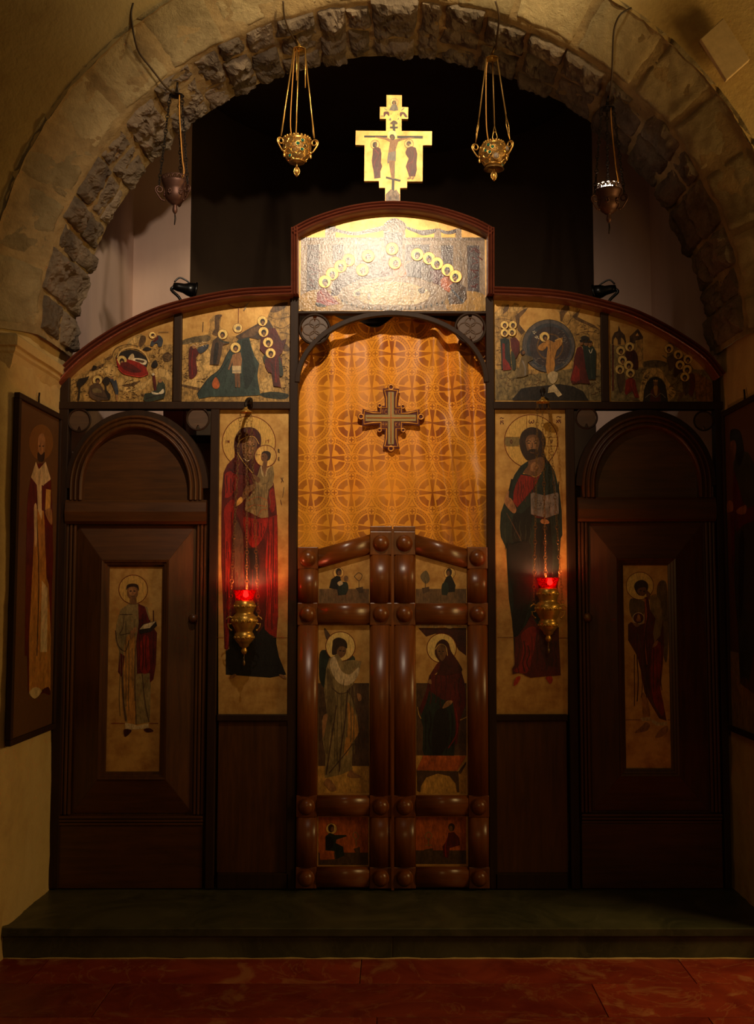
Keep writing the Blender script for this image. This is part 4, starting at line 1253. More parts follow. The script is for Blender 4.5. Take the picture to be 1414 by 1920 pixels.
# ---- G: tall icon, man with book
iG = top_icon([(928, 1340), (928, 765.5), (1065, 765.5), (1065, 1340)], YI, 'tall gold icon of a bearded man in dark robes holding an open book')
PG = Icon(iG, plane_y(YI)); PG.draw((910, 740, 6.0), '''
@halo
hal2 c 515,525 300
line o 515,525 300 9
line l 5 467,225 467,390
line l 5 580,230 580,390
line l 5 222,478 390,478
line l 5 225,578 385,578
line l 5 690,480 815,480
line l 5 690,578 810,578
khk s 225,485 260,482 380,482 375,572 230,572
@inscription
mar l 10 175,290 172,335
mar l 9 208,300 192,295 186,312 205,318 200,335
mar l 8 165,268 185,258 195,270 210,262
mar l 9 800,285 830,320
mar l 9 830,280 800,318
mar l 9 852,290 838,284 832,300 850,306 844,322
mar l 8 800,256 825,244 838,256 858,248
mar l 9 498,285 492,310 508,322 520,300 530,322 546,308 540,282
mar l 8 295,505 280,528 296,550 302,528 295,505
mar l 8 735,505 745,545 760,508
@robe
grn2 p 490,740 400,800 330,900 270,1050 220,1200 175,1330 165,1500 175,1600 240,1740 250,2000 265,2300 310,2600 330,3000 800,3000 800,2400 850,1620 868,1580 860,1300 830,1050 780,860 720,760 660,700
blk s 320,1350 420,1330 520,1250 520,1500 480,1800 380,1760 300,1600
blk p 560,1440 740,1440 760,1750 740,2300 560,2300 540,1800
blk l 20 300,950 270,1100 230,1250
brn l 10 240,1330 330,1500 420,1700 440,2000
gry2 l 8 760,900 800,1100 820,1300
grn fold 200,1350 520,1750 6 9
grn fold 300,1750 780,2500 10 9
blk fold 700,850 840,1600 4 12
red p 345,1010 400,900 560,930 620,900 560,1030 450,1160 360,1270 310,1200 320,1090
mar fold 350,920 560,1220 7 12
yel l 10 425,885 500,900 560,925 630,885
@neck
skin2 s 490,720 560,690 650,700 670,790 630,880 560,915 430,880 480,800
skin s 520,780 560,760 600,800 560,860 510,850
@head
hair s 520,365 600,385 660,450 680,540 660,640 680,700 720,780 680,760 640,700 560,720 480,740 430,690 395,610 385,520 410,430 460,385
skin2 s 455,520 480,465 540,450 590,470 610,540 590,620 560,680 510,690 480,640 460,580
skin s 480,530 520,480 560,490 575,550 550,620 510,640 490,590
hair s 475,640 520,610 580,620 590,670 550,725 510,720 485,690
skin l 7 515,655 545,655
dk l 8 460,530 490,518 512,528
dk l 8 545,528 570,518 592,528
dk c 488,545 16 7
dk c 568,545 16 7
brn l 8 528,540 530,590 515,598
dk l 6 500,632 530,622 560,634
skin2 c 512,648 10 5
@hand
skin s 215,1200 250,1090 270,1090 265,1150 300,1180 350,1290 320,1335 250,1270
khk2 l 5 265,1160 285,1200
skin s 620,1430 640,1400 700,1410 720,1445 660,1455
@open_book
gry p 510,1115 540,1100 665,1135 810,1100 825,1120 825,1340 690,1385 515,1345
brn l 6 665,1135 672,1380
mar p 530,1350 690,1388 740,1375 680,1400 570,1385
brn sc 540,1160 650,1300 26 22
brn sc 690,1160 800,1300 10 18
@tunic_hem
''')
PG.draw((910, 1020, 5.644), '''
@tunic_hem
mar p 310,990 370,930 430,860 490,740 560,880 780,880 780,1000 800,1390 640,1400 480,1415 420,1390 380,1360 290,1380 285,1320 310,1280
red s 380,960 470,880 540,900 520,1100 460,1330 400,1370 300,1340 360,1280 400,1100
mar2 p 560,900 700,900 720,1300 640,1280 580,1100
mar2 fold 320,950 780,1370 9 12
blk s 235,0 300,0 480,0 490,500 440,700 380,920 310,980 285,820 300,560 250,300
@foot
red2 s 300,1500 310,1440 345,1400 375,1410 340,1480
red2 s 640,1410 700,1400 715,1440 690,1480 660,1450
@ground_line
line l 5 130,988 310,988
line l 5 780,995 880,995
''')
# ---- H / I: side door icons
PH = Icon(pan_l, plane_y(y_l)); PH.draw((180, 1040, 4.364), '''
@halo
hal2 c 305,285 118
line o 305,285 118 6
@robed_figure
khk p 270,400 340,400 420,430 450,560 470,700 490,900 450,1050 440,1370 335,1390 240,1370 220,1200 215,1000 180,960 190,790 158,700 165,580 200,450
och s 240,700 300,650 330,700 320,900 320,1370 260,1370 225,1000
mar p 345,400 400,425 445,560 500,640 490,900 470,1020 440,1050 440,970 335,975 330,700 350,560
red s 380,680 430,680 440,940 370,960 350,800
mar p 180,960 195,800 235,830 215,1010
khk2 fold 180,500 330,1360 6 7
mar2 fold 345,450 480,950 5 8
brn l 8 160,620 180,740 240,790 270,700
brn l 6 195,490 300,488
brn l 6 330,700 320,1000 330,1390
brn l 6 380,980 400,1200 435,1370
brn l 14 215,1000 225,1200 245,1360
brn l 5 230,490 220,600 195,655 280,640
cream p 238,1375 300,1385 340,1400 430,1380 430,1415 350,1430 240,1430
mar2 s 230,1430 290,1435 270,1470 235,1490
mar2 s 390,1430 440,1420 470,1445 420,1455
@head
skin2 c 300,305 46 62
skin c 297,295 32 40
hair s 250,290 255,250 300,236 345,250 350,300 335,270 300,262 265,270
skin2 p 280,355 330,355 335,405 275,405
dk c 284,298 10 5
dk c 316,298 10 5
brn l 5 300,300 302,325
brn l 5 288,340 315,340
@book
dk p 350,620 380,570 490,540 500,580 450,630 360,650
cream p 355,612 390,572 492,543 440,600
skin s 280,640 310,600 335,600 320,640 290,690
@ground_line
line l 5 125,1380 235,1380
line l 5 440,1380 510,1380
''')
PI_ = Icon(pan_r, plane_y(y_r)); PI_.draw((1140, 1040, 4.364), '''
@wing
khk2 s 400,330 410,240 445,210 480,240 490,400 495,700 480,880 450,800 430,500
khk2 s 180,370 230,360 300,390 290,500 220,540 180,470
@halo
hal c 262,255 112
line o 262,255 112 5
@robed_figure
mar p 165,570 190,550 240,580 300,560 300,350 330,340 345,450 390,480 450,540 460,700 450,900 430,1100 470,1300 480,1360 420,1340 350,1220 300,1130 270,950 235,820 165,700
red s 370,740 440,730 450,900 430,1080 460,1250 440,1320 380,1220 350,1000
mar2 fold 200,600 450,1250 8 8
orn l 12 305,360 315,540 300,700 320,900
khk p 340,340 390,320 435,390 445,560 430,660 380,720 370,640 390,520 350,460
och s 280,1130 330,1200 345,1330 290,1330
brn l 7 240,640 280,800 290,950 350,1180 440,1330
mar2 l 12 330,480 300,700 310,900 340,1100
cream p 265,1335 345,1325 350,1360 280,1362
cream p 355,1345 420,1375 485,1365 480,1395 410,1405 360,1375
skin s 220,1455 280,1400 310,1370 345,1395 320,1440 260,1455
skin s 385,1495 430,1430 485,1400 490,1445 440,1490
@head
hair s 215,270 230,225 280,206 325,235 325,290 300,330 250,330
skin2 s 240,290 270,270 310,270 315,310 290,338 255,325
skin2 p 310,280 350,320 340,370 315,340
dk c 268,295 9 5
dk c 296,300 9 5
@medallion
wht c 250,523 50
mar c 250,520 42
och s 235,540 245,490 262,500 268,545
skin s 205,560 240,560 260,580 230,590
skin s 365,760 380,720 410,700 400,740
@ground_line
line l 5 135,1352 265,1352
line l 5 490,1352 520,1352
''')
# ---- royal door paintings
J = Icon(pans_l[0], plane_y(y_rl)); J.draw((540, 860, 3.6256), '''
@floor_band
brn2 p 210,885 552,885 552,985 210,985
@seated_writer
hal2 c 343,775 36
line o 343,775 36 3
hair c 345,770 20 26
skin2 c 350,778 12 17
blk p 330,795 355,800 365,850 400,840 412,880 395,925 340,930 335,890 280,880 295,820
grn2 s 350,850 400,840 410,890 380,925 345,915
cream s 335,845 360,830 375,850 350,865
brn2 c 395,815 16 20
@lectern
brn l 4 483,830 483,880
brn l 4 450,800 483,830 505,795 480,775 452,800
brn p 460,880 510,870 510,910 485,915
''')
K = Icon(pans_r[0], plane_y(y_rr)); K.draw((540, 860, 3.6256), '''
@floor_band
brn2 p 870,885 1212,885 1212,985 870,985
@seated_writer
hal2 c 1100,778 38
line o 1100,778 38 3
hair c 1095,772 20 28
skin2 c 1090,780 11 17
blk p 1080,800 1110,795 1140,860 1135,905 1085,910 1080,930 1045,925 1050,860 1060,840
grn2 s 1050,850 1090,850 1085,920 1048,920
@lectern
khk2 s 900,800 940,760 965,820 935,850
brn l 5 935,830 935,880
brn p 910,880 960,870 960,900 920,920
''')
L_ = Icon(pans_l[1], plane_y(y_rl)); L_.draw((540, 1240, 3.6256), '''
@backdrop
brn p 205,148 552,148 552,712 205,712
yel p 205,712 552,712 552,895 205,895
''')
L_.draw((540, 860, 3.6256), '''
@wing
grn2 s 215,1330 250,1300 290,1330 290,1450 260,1560 215,1500
grn s 350,1400 400,1340 450,1345 455,1400 430,1470 380,1480
brn s 248,1150 275,1180 290,1210 265,1230 250,1190
@halo
hal c 357,1277 100
line o 357,1277 100 5
@head
hair s 302,1270 310,1230 350,1216 395,1240 402,1290 370,1280 345,1300 330,1330 300,1330
skin2 s 335,1300 360,1275 395,1290 390,1330 360,1355 335,1340
dk c 356,1305 8 4
dk c 380,1308 8 4
skin2 p 320,1330 350,1350 355,1400 325,1380
''')
L_.draw((540, 1240, 3.6256), '''
@robed_figure
khk p 280,-20 340,-50 370,0 440,-10 500,0 480,90 440,160 400,200 430,240 470,370 483,480 440,560 435,700 440,735 360,770 250,795 255,640 235,530 230,400 265,350 245,200 260,50
cream s 285,0 320,-30 360,60 420,90 480,40 475,100 420,160 350,150 300,80
khk2 s 265,50 300,120 330,300 290,450 270,620 250,600 240,450 270,340
och s 400,280 450,340 480,480 430,560 400,640 380,600 410,430
khk2 fold 260,50 460,740 9 8
brn l 9 330,300 300,500 260,770
brn l 9 405,200 390,400 360,600 350,750
brn l 7 440,560 380,640 280,760
brn l 6 300,180 350,220 400,210
brn l 6 430,240 500,240 525,300 470,340
skin s 470,220 495,225 500,260 480,270
skin s 240,370 270,365 260,430 240,520 232,460
@foot
skin s 245,830 270,795 310,830 330,875 290,882 260,850
skin s 405,775 430,735 450,755 500,785 440,792
''')
R_ = Icon(pans_r[1], plane_y(y_rr)); R_.draw((540, 1240, 3.6256), '''
@backdrop
brn p 872,148 1214,148 1214,640 872,640
yel p 872,640 1214,640 1214,900 872,900
''')
R_.draw((540, 860, 3.6256), '''
@canopy
mar2 p 885,1150 1212,1150 1212,1340 1160,1300 1100,1200 1000,1190 940,1210
cream s 880,1140 930,1150 960,1140 1000,1152 1050,1140 1100,1155 1150,1142 1210,1150 1210,1135 880,1128
@halo
hal c 1045,1288 100
line o 1045,1288 100 5
''')
R_.draw((540, 1240, 3.6256), '''
@seated_woman
mar p 1010,20 1090,-60 1160,0 1200,140 1214,280 1170,400 1150,560 1090,600 1000,500 930,400 890,330 940,200 960,100
grn2 p 960,200 1050,260 1120,270 1140,420 1130,640 1050,690 940,685 915,600 920,450 900,380 940,280
blk s 1000,350 1080,330 1100,500 1040,640 980,600
mar2 fold 960,60 1180,330 7 9
blk fold 920,320 1130,660 7 9
red l 8 1140,320 1150,480 1090,590
yel l 6 1000,90 1100,20 1165,0
yel l 6 880,310 890,360 905,390
yel l 7 1170,400 1214,380
skin s 1050,320 1080,270 1120,270 1100,300
skin s 950,140 970,120 975,155
@stool
orn p 920,640 1214,642 1150,745 875,740
brn p 875,742 1160,748 1165,890 1150,890 1140,830 1100,780 1020,762 940,790 905,850 900,890 880,880
brn p 1160,748 1212,680 1212,700 1170,770
''')
R_.draw((540, 860, 3.6256), '''
@veiled_head
mar2 s 1050,1228 1090,1250 1110,1310 1150,1370 1180,1450 1020,1470 1040,1400 1000,1330 1010,1260
skin2 s 1010,1290 1040,1262 1070,1280 1075,1330 1050,1375 1025,1350
yel l 5 1000,1300 1030,1262 1072,1275 1085,1340
dk c 1030,1310 7 4
dk c 1055,1310 7 4
brn l 4 1042,1315 1038,1335
''')
N_ = Icon(pans_l[2], plane_y(y_rl)); N_.draw((540, 1240, 3.6256), '''
@wall_band
orn p 207,1058 546,1058 546,1300 207,1300
brn p 207,1300 546,1300 546,1385 207,1385
@seated_writer
hal2 c 296,1138 38
line o 296,1138 38 3
hair c 294,1135 21 28
skin2 c 303,1142 12 18
grn2 p 255,1190 285,1165 320,1180 395,1180 400,1190 330,1212 325,1235 375,1260 384,1320 330,1345 315,1290 255,1285
blk s 260,1200 290,1190 310,1240 290,1280 262,1270
orn p 215,1300 310,1290 318,1345 220,1350
@lectern
khk l 5 440,1180 460,1160 480,1190 462,1210 440,1180
khk l 5 462,1210 465,1260
brn p 445,1275 490,1260 490,1310 470,1312
''')
O_ = Icon(pans_r[2], plane_y(y_rr)); O_.draw((540, 1240, 3.6256), '''
@wall_band
orn p 870,1058 1212,1058 1212,1285 870,1285
brn p 870,1285 1212,1285 1212,1378 870,1378
@seated_writer
hair c 1112,1128 22 28
skin2 c 1108,1138 13 20
mar p 1090,1165 1130,1160 1165,1200 1170,1250 1100,1270 1090,1340 1060,1330 1050,1260 1085,1210
red l 7 1085,1200 1070,1260 1075,1330
@lectern
khk l 5 930,1185 955,1160 980,1185 955,1210 930,1185
khk l 5 955,1210 955,1250
khk l 5 930,1250 980,1250
brn p 925,1280 985,1270 985,1310 940,1312
''')
# ---- cross icon on top
zx = lambda x, y: (640+x/7.442, 160+y/7.442)
cpts = [zx(*p) for p in [(632, 135), (845, 137), (845, 302), (935, 305), (932, 468), (842, 468), (842, 636), (1266, 640), (1264, 835), (1138, 835), (1135, 1340), (920, 1340), (918, 1430), (820, 1432), (822, 1650), (612, 1650), (612, 1430), (528, 1430), (526, 1335), (320, 1335), (325, 835), (198, 830), (202, 632), (625, 636), (625, 468), (538, 468), (540, 300), (632, 302)]]
YX = -0.035
ix = top_icon(cpts, YX, 'gold painted cross standing on top of the screen', 0.022); ix['category'] = 'cross'; ix.name = 'painted_cross'; del ix['group']
PX = Icon(ix, plane_y(YX)); PX.draw((640, 160, 7.442), '''
@upper_bust
hal c 738,235 56
line o 738,235 56 4
hair s 710,260 715,225 740,212 760,230 765,265
gry p 665,350 690,300 715,262 765,262 790,310 795,350 735,358
skin c 738,245 16 22
@angel
mar s 590,400 600,370 650,365 668,385 665,430 630,400 600,440
gry l 12 600,320 640,350
brn l 10 550,430 600,430
mar s 815,400 830,375 880,378 925,440 890,440 860,400 830,440
gry l 12 880,315 840,350
khk l 10 690,395 700,405
khk l 10 790,400 785,410
gry s 665,480 690,450 695,490
gry s 785,480 800,450 805,470
@dark_cross
dk p 715,540 750,540 750,575 790,575 788,600 755,602 755,640 718,640 718,602 680,600 680,575 715,575
brn s 690,520 730,490 775,510 780,540 690,540
@crossbar
dk p 320,700 640,702 640,728 320,726
dk p 780,702 1140,705 1138,742 780,738
dk p 715,1060 748,1062 740,1480 700,1480
dk p 625,1272 830,1318 822,1345 622,1298
@halo
hal c 712,695 64
@body
skin p 470,715 560,720 680,745 720,760 800,745 1000,720 1030,725 860,760 795,785 760,900 755,980 650,980 665,880 680,790 600,750 470,725
brn2 l 4 715,790 712,920
gry p 655,940 765,915 760,1060 700,1050 645,1095 640,1040
skin p 660,1045 745,1050 735,1200 745,1310 700,1300 680,1180
brn2 l 4 705,1060 715,1200 720,1300
hair s 675,730 685,690 720,682 745,705 750,740 715,765
skin2 c 708,728 22 30
@mourner
line o 470,825 62 4
hal c 470,825 58
mar p 440,880 500,860 545,880 562,950 555,1080 572,1130 545,1200 548,1290 460,1300 450,1190 435,1125 425,1050 438,950
red l 9 470,900 520,960 470,1060 460,1130
brn l 7 540,920 520,1080 480,1260
hair s 440,850 445,805 480,790 498,820 490,860 460,870
skin2 c 482,830 17 24
line o 945,815 64 4
hal c 945,815 60
mar p 920,870 980,850 1040,870 1062,960 1050,1090 1055,1180 1030,1270 945,1270 925,1200 900,1130 940,1020 900,960 895,930
red l 9 1030,900 1000,1060 930,1100 950,1220
brn l 7 960,900 1010,1000 980,1240
hair s 910,820 925,785 965,785 972,825 940,810 920,835
skin2 c 938,825 18 24
skin s 920,1300 960,1272 980,1290 950,1305
skin s 980,1310 1000,1270 1018,1275 1010,1300
@rock
sto2 p 618,1650 620,1520 690,1450 740,1470 770,1455 815,1520 822,1650
brn s 665,1560 690,1540 700,1580 675,1590
brn s 745,1550 775,1540 790,1575 750,1580
rockd sc 630,1500 800,1640 22 30
''')
# ---- wall icons on the jambs
def wall_icon(side, quad, label, zt, text, group):
    Xw = side*(HW-0.030)
    a = [UX(px, py, Xw) for px, py in quad]             # far-top, near-top, near-bottom, far-bottom
    y1 = min(-0.06, (a[0].y+a[3].y)/2); y0 = (a[1].y+a[2].y)/2; z1 = (a[0].z+a[1].z)/2; z0 = (a[2].z+a[3].z)/2
    r = empty('wall_icon', (side*(HW-0.004), (y0+y1)/2, z0), label, 'icon', group)
    b = 0.024; xi = Xw
    xs_ = sorted((xi, side*(HW-0.006)))
    MB().box(xs_[0], xs_[1], y0, y1, z0, z0+b).build('frame_bar', 'dark_wood', r, bevel=0.003)
    MB().box(xs_[0], xs_[1], y0, y1, z1-b, z1).build('frame_bar', 'dark_wood', r, bevel=0.003)
    MB().box(xs_[0], xs_[1], y0, y0+b, z0+b, z1-b).build('frame_bar', 'dark_wood', r, bevel=0.003)
    MB().box(xs_[0], xs_[1], y1-b, y1, z0+b, z1-b).build('frame_bar', 'dark_wood', r, bevel=0.003)
    xp = side*(HW-0.018); xs_ = sorted((xp, side*(HW-0.008)))
    pn = MB().box(xs_[0], xs_[1], y0+b, y1-b, z0+b, z1-b).build('icon_panel', 'brown_ground', r)
    ik = Icon(pn, lambda px, py, off: UX(px, py, xp-side*(off+0.0003))); ik.draw(zt, text)
    MB().tube([(side*(HW-0.012), (y0+y1)/2, z1-0.004), (side*(HW-0.012), (y0+y1)/2, z1+0.03), (side*(HW-0.01), (y0+y1)/2+0.01, z1+0.05)], 0.004, 6).build('hanger', 'iron', r)
plain('brown_ground', (92, 60, 28), Roughness=0.45)
wall_icon(-1, [(113, 765), (29, 742), (29, 1402), (113, 1358)], 'framed tall icon of a bald bearded bishop on the left wall', (0, 720, 2.746), '''
@halo
och2 c 212,300 62 92
@robe
mar p 160,480 185,410 235,410 262,490 270,640 275,900 268,1040 262,1380 262,1580 200,1600 145,1590 140,1400 128,1400 135,900 140,620
och p 180,640 225,650 245,900 262,1300 260,1580 150,1590 150,1300 165,900
mar p 160,480 190,600 180,700 150,1300 128,1390 135,800 145,560
mar p 225,520 262,500 272,900 262,1060 240,1000 230,750
brn l 5 190,700 200,1000 190,1400
cream p 160,480 185,400 200,440 235,400 262,490 225,520 215,700 195,650 190,520
cream p 215,1010 245,1050 242,1380 208,1380 212,1150
cream s 175,640 190,630 190,800 180,830
yel p 235,540 262,545 260,640 232,650
mar p 215,520 238,530 232,655 215,650
skin s 232,660 262,640 270,700 262,725
cream s 150,1590 180,1560 215,1580 180,1620
mar2 s 215,1580 250,1560 258,1600
@head
skin s 195,300 200,265 220,255 232,285 230,350 215,380 198,360
hair s 195,350 212,365 230,350 226,395 205,400 194,385
dk c 205,320 5 3
dk c 222,320 5 3
''', 'framed icons on the side walls')
wall_icon(1, [(1357, 765), (1440, 729), (1440, 1405), (1357, 1362)], 'framed tall icon of a dark robed figure with raised hands on the right wall', (1330, 720, 2.74), '''
@robe
grn p 125,400 150,340 200,350 235,420 240,700 240,1300 200,1560 160,1540 150,1300 135,1120 125,900 120,640
mar p 120,620 128,440 170,600 200,640 240,620 240,700 180,720 140,760
mar p 110,660 130,650 132,900 118,980
blk s 160,760 180,800 175,1100 155,1200 150,900
brn s 160,1520 190,1510 210,1570 180,1610
@floor_patch
khk p 95,1370 150,1380 160,1540 240,1600 240,1810 95,1755
@hands
skin s 80,650 100,600 120,610 122,650 95,660
skin s 140,650 165,630 190,625 185,665 150,668
@head
blk s 108,290 110,240 140,232 165,260 178,360 150,420 125,330
skin2 s 110,300 130,290 140,330 130,370 112,340
''', 'framed icons on the side walls')
# ================================================================== hanging lamps
def chain(path_a, path_b, link, name, mat, parent, wire=None, cross_every=0):
    a, b = Vector(path_a), Vector(path_b); L = (b-a).length; n = max(2, int(L/(link*0.8))); d = (b-a).normalized(); mb = MB()
    s1 = d.orthogonal().normalized(); s2 = d.cross(s1); wire = wire or link*0.12
    for i in range(n):
        c = a+(b-a)*((i+0.5)/n); q = s1 if i % 2 else s2; k = link*0.62
        wd = link*0.26
        if cross_every and i % cross_every == 2: wd = link*0.48; q = Vector((1, 0, 0)) - d*d.x; q.normalize()
        mb.tube([c+d*(k*cos(t))+q*(wd*sin(t)) for t in [2*pi*j/8 for j in range(8)]], wire, 4, closed=True, smooth=False)
    return mb.build(name, mat, parent)
def scroll(o, out, h, r, mat, parent, name='handle'):
    """S scroll handle standing in the plane (out, z)"""
    o = Vector(o); out = Vector(out).normalized(); up = Vector((0, 0, 1)); mb = MB(); pts = []
    for i in range(22):
        t = i/21; a = -pi*0.25+t*pi*2.6; rr_ = h*0.30*(1-0.55*t)
        pts.append(o+out*(h*0.20-rr_*cos(a)*-1)+up*(h*0.20+rr_*sin(a)))
    tail = [o+out*(-h*0.12)+up*(-h*0.55), o+out*(h*0.05)+up*(-h*0.50), o+out*(h*0.25)+up*(-h*0.25)]
    mb.tube(crom(tail+[pts[0]], 5)[:-1]+pts, r, 6); mb.ball(tail[0], r*1.7, 8, 6)
    return mb.build(name, mat, parent)
def canopy(c, r, mat, parent):
    return MB().lathe([(0.001, r*0.9), (r*0.18, r*0.85), (r*0.22, r*0.5), (r*0.45, r*0.25), (r*0.95, 0.05*r), (r, 0), (r*0.96, -0.02*r), (r*0.4, r*0.18), (0.001, r*0.4)], c, 24).build('canopy', mat, parent)

def copper_lamp(hook_px, cup_px, label, lit):
    hk = on_soffit(*hook_px, 0.035); s = scale_at(hk)
    g = lambda px: px/s
    base = U(cup_px[0], cup_px[1], hk.y)               # rim centre
    t = empty('hanging_lamp', (base.x, hk.y, base.z-g(66)), label, 'lamp', 'lamps hanging from the stone arch')
    ct = Vector((base.x, hk.y, hk.z-g(14)))
    canopy(ct, g(14), 'iron', t)
    MB().tube([hk+Vector((0, 0, g(12))), Vector((base.x, hk.y, ct.z+g(12)))], g(2.2), 8).build('hook', 'iron', t)
    R = g(25)
    pr = [(0.0, g(-70)), (g(2.5), g(-68)), (g(4.5), g(-64)), (g(4.5), g(-60)), (g(3.5), g(-54)), (g(4), g(-52)), (g(8.5), g(-51)), (g(9), g(-49.5)), (g(13), g(-47)), (g(18), g(-40)), (g(19.5), g(-32)), (g(18.5), g(-26)), (g(20), g(-22)), (R*0.96, g(-14)), (R, g(-10)), (R, g(-8)), (R*0.9, g(-8)), (R*0.8, g(-20)), (g(10), g(-44)), (0, g(-46))]
    MB().lathe([(r_, z_) for r_, z_ in pr], base, 32).build('cup', 'copper', t)
    mb = MB(); nt = 20                                  # pierced gallery
    for i in range(nt):
        a0, a1 = 2*pi*i/nt, 2*pi*(i+1)/nt; am = (a0+a1)/2
        P = lambda a, z, k=1.0: (base.x+R*k*cos(a), base.y+R*k*sin(a), base.z+z)
        mb.tube([P(a0, g(-9)), P(a0+(am-a0)*0.2, g(-3)), P(am, g(0)), P(a1-(a1-am)*0.2, g(-3)), P(a1, g(-9))], g(0.9), 5)
        mb.tube([P(am, g(-9)), P(am, g(-4))], g(0.8), 4)
    mb.tube([(base.x+R*cos(2*pi*i/32), base.y+R*sin(2*pi*i/32), base.z+g(-1)) for i in range(32)], g(0.8), 5, closed=True).build('gallery', 'copper', t)
    for i in range(6):                                  # embossed flowers
        mb = MB(); a = 2*pi*i/6+0.2
        for k in range(7):
            b = 2*pi*k/7; mb.ball((base.x+g(19.6)*cos(a+0.13*cos(b)), base.y+g(19.6)*sin(a+0.13*cos(b)), base.z+g(-32+4*sin(b))), g(2.2), 6, 4)
        mb.build('rosette', 'copper', t)
    for k in range(3):
        a = radians((200, 330, 80)[k]); o = Vector((cos(a), sin(a), 0))
        hb = base+o*g(24)+Vector((0, 0, g(-32)))
        scroll(hb, o, g(26), g(1.4), 'copper', t)
        chain(ct+o*g(12), base+o*g(30)+Vector((0, 0, g(-20))), 0.016, 'chain', 'iron', t, cross_every=5)
    MB().tube([base+Vector((0, 0, g(-70))), base+Vector((0.002, 0, g(-78))), base+Vector((-0.001, 0, g(-90)))], [g(1.2), g(1.6), g(1.0)], 6).build('drop', 'iron', t)
    if lit:
        mb = MB()
        for i in range(14):
            a = 2*pi*i/14; mb.ball((base.x+R*0.80*cos(a), base.y+R*0.80*sin(a), base.z+g(0)), g(4.0), 10, 6)
        mb.build('glass_beads', 'clear_glass', t)
        MB().ball((base.x-g(3), base.y, base.z+g(1)), g(9), 14, 10, (1.3, 1.0, 0.8)).build('bulb', 'bulb_bright', t)
    pth = crom([ct+Vector((g(6), -0.01, 0)), ct+Vector((g(7), -0.012, g(-40))), base+Vector((g(13), -0.015, g(40))), base+Vector((g(17), -0.015, g(10))), base+Vector((g(14), -0.01, g(-4)))], 6)
    MB().tube(pth, g(1.3), 6).build('lead', 'cable_yellow', t)
    return t, hk
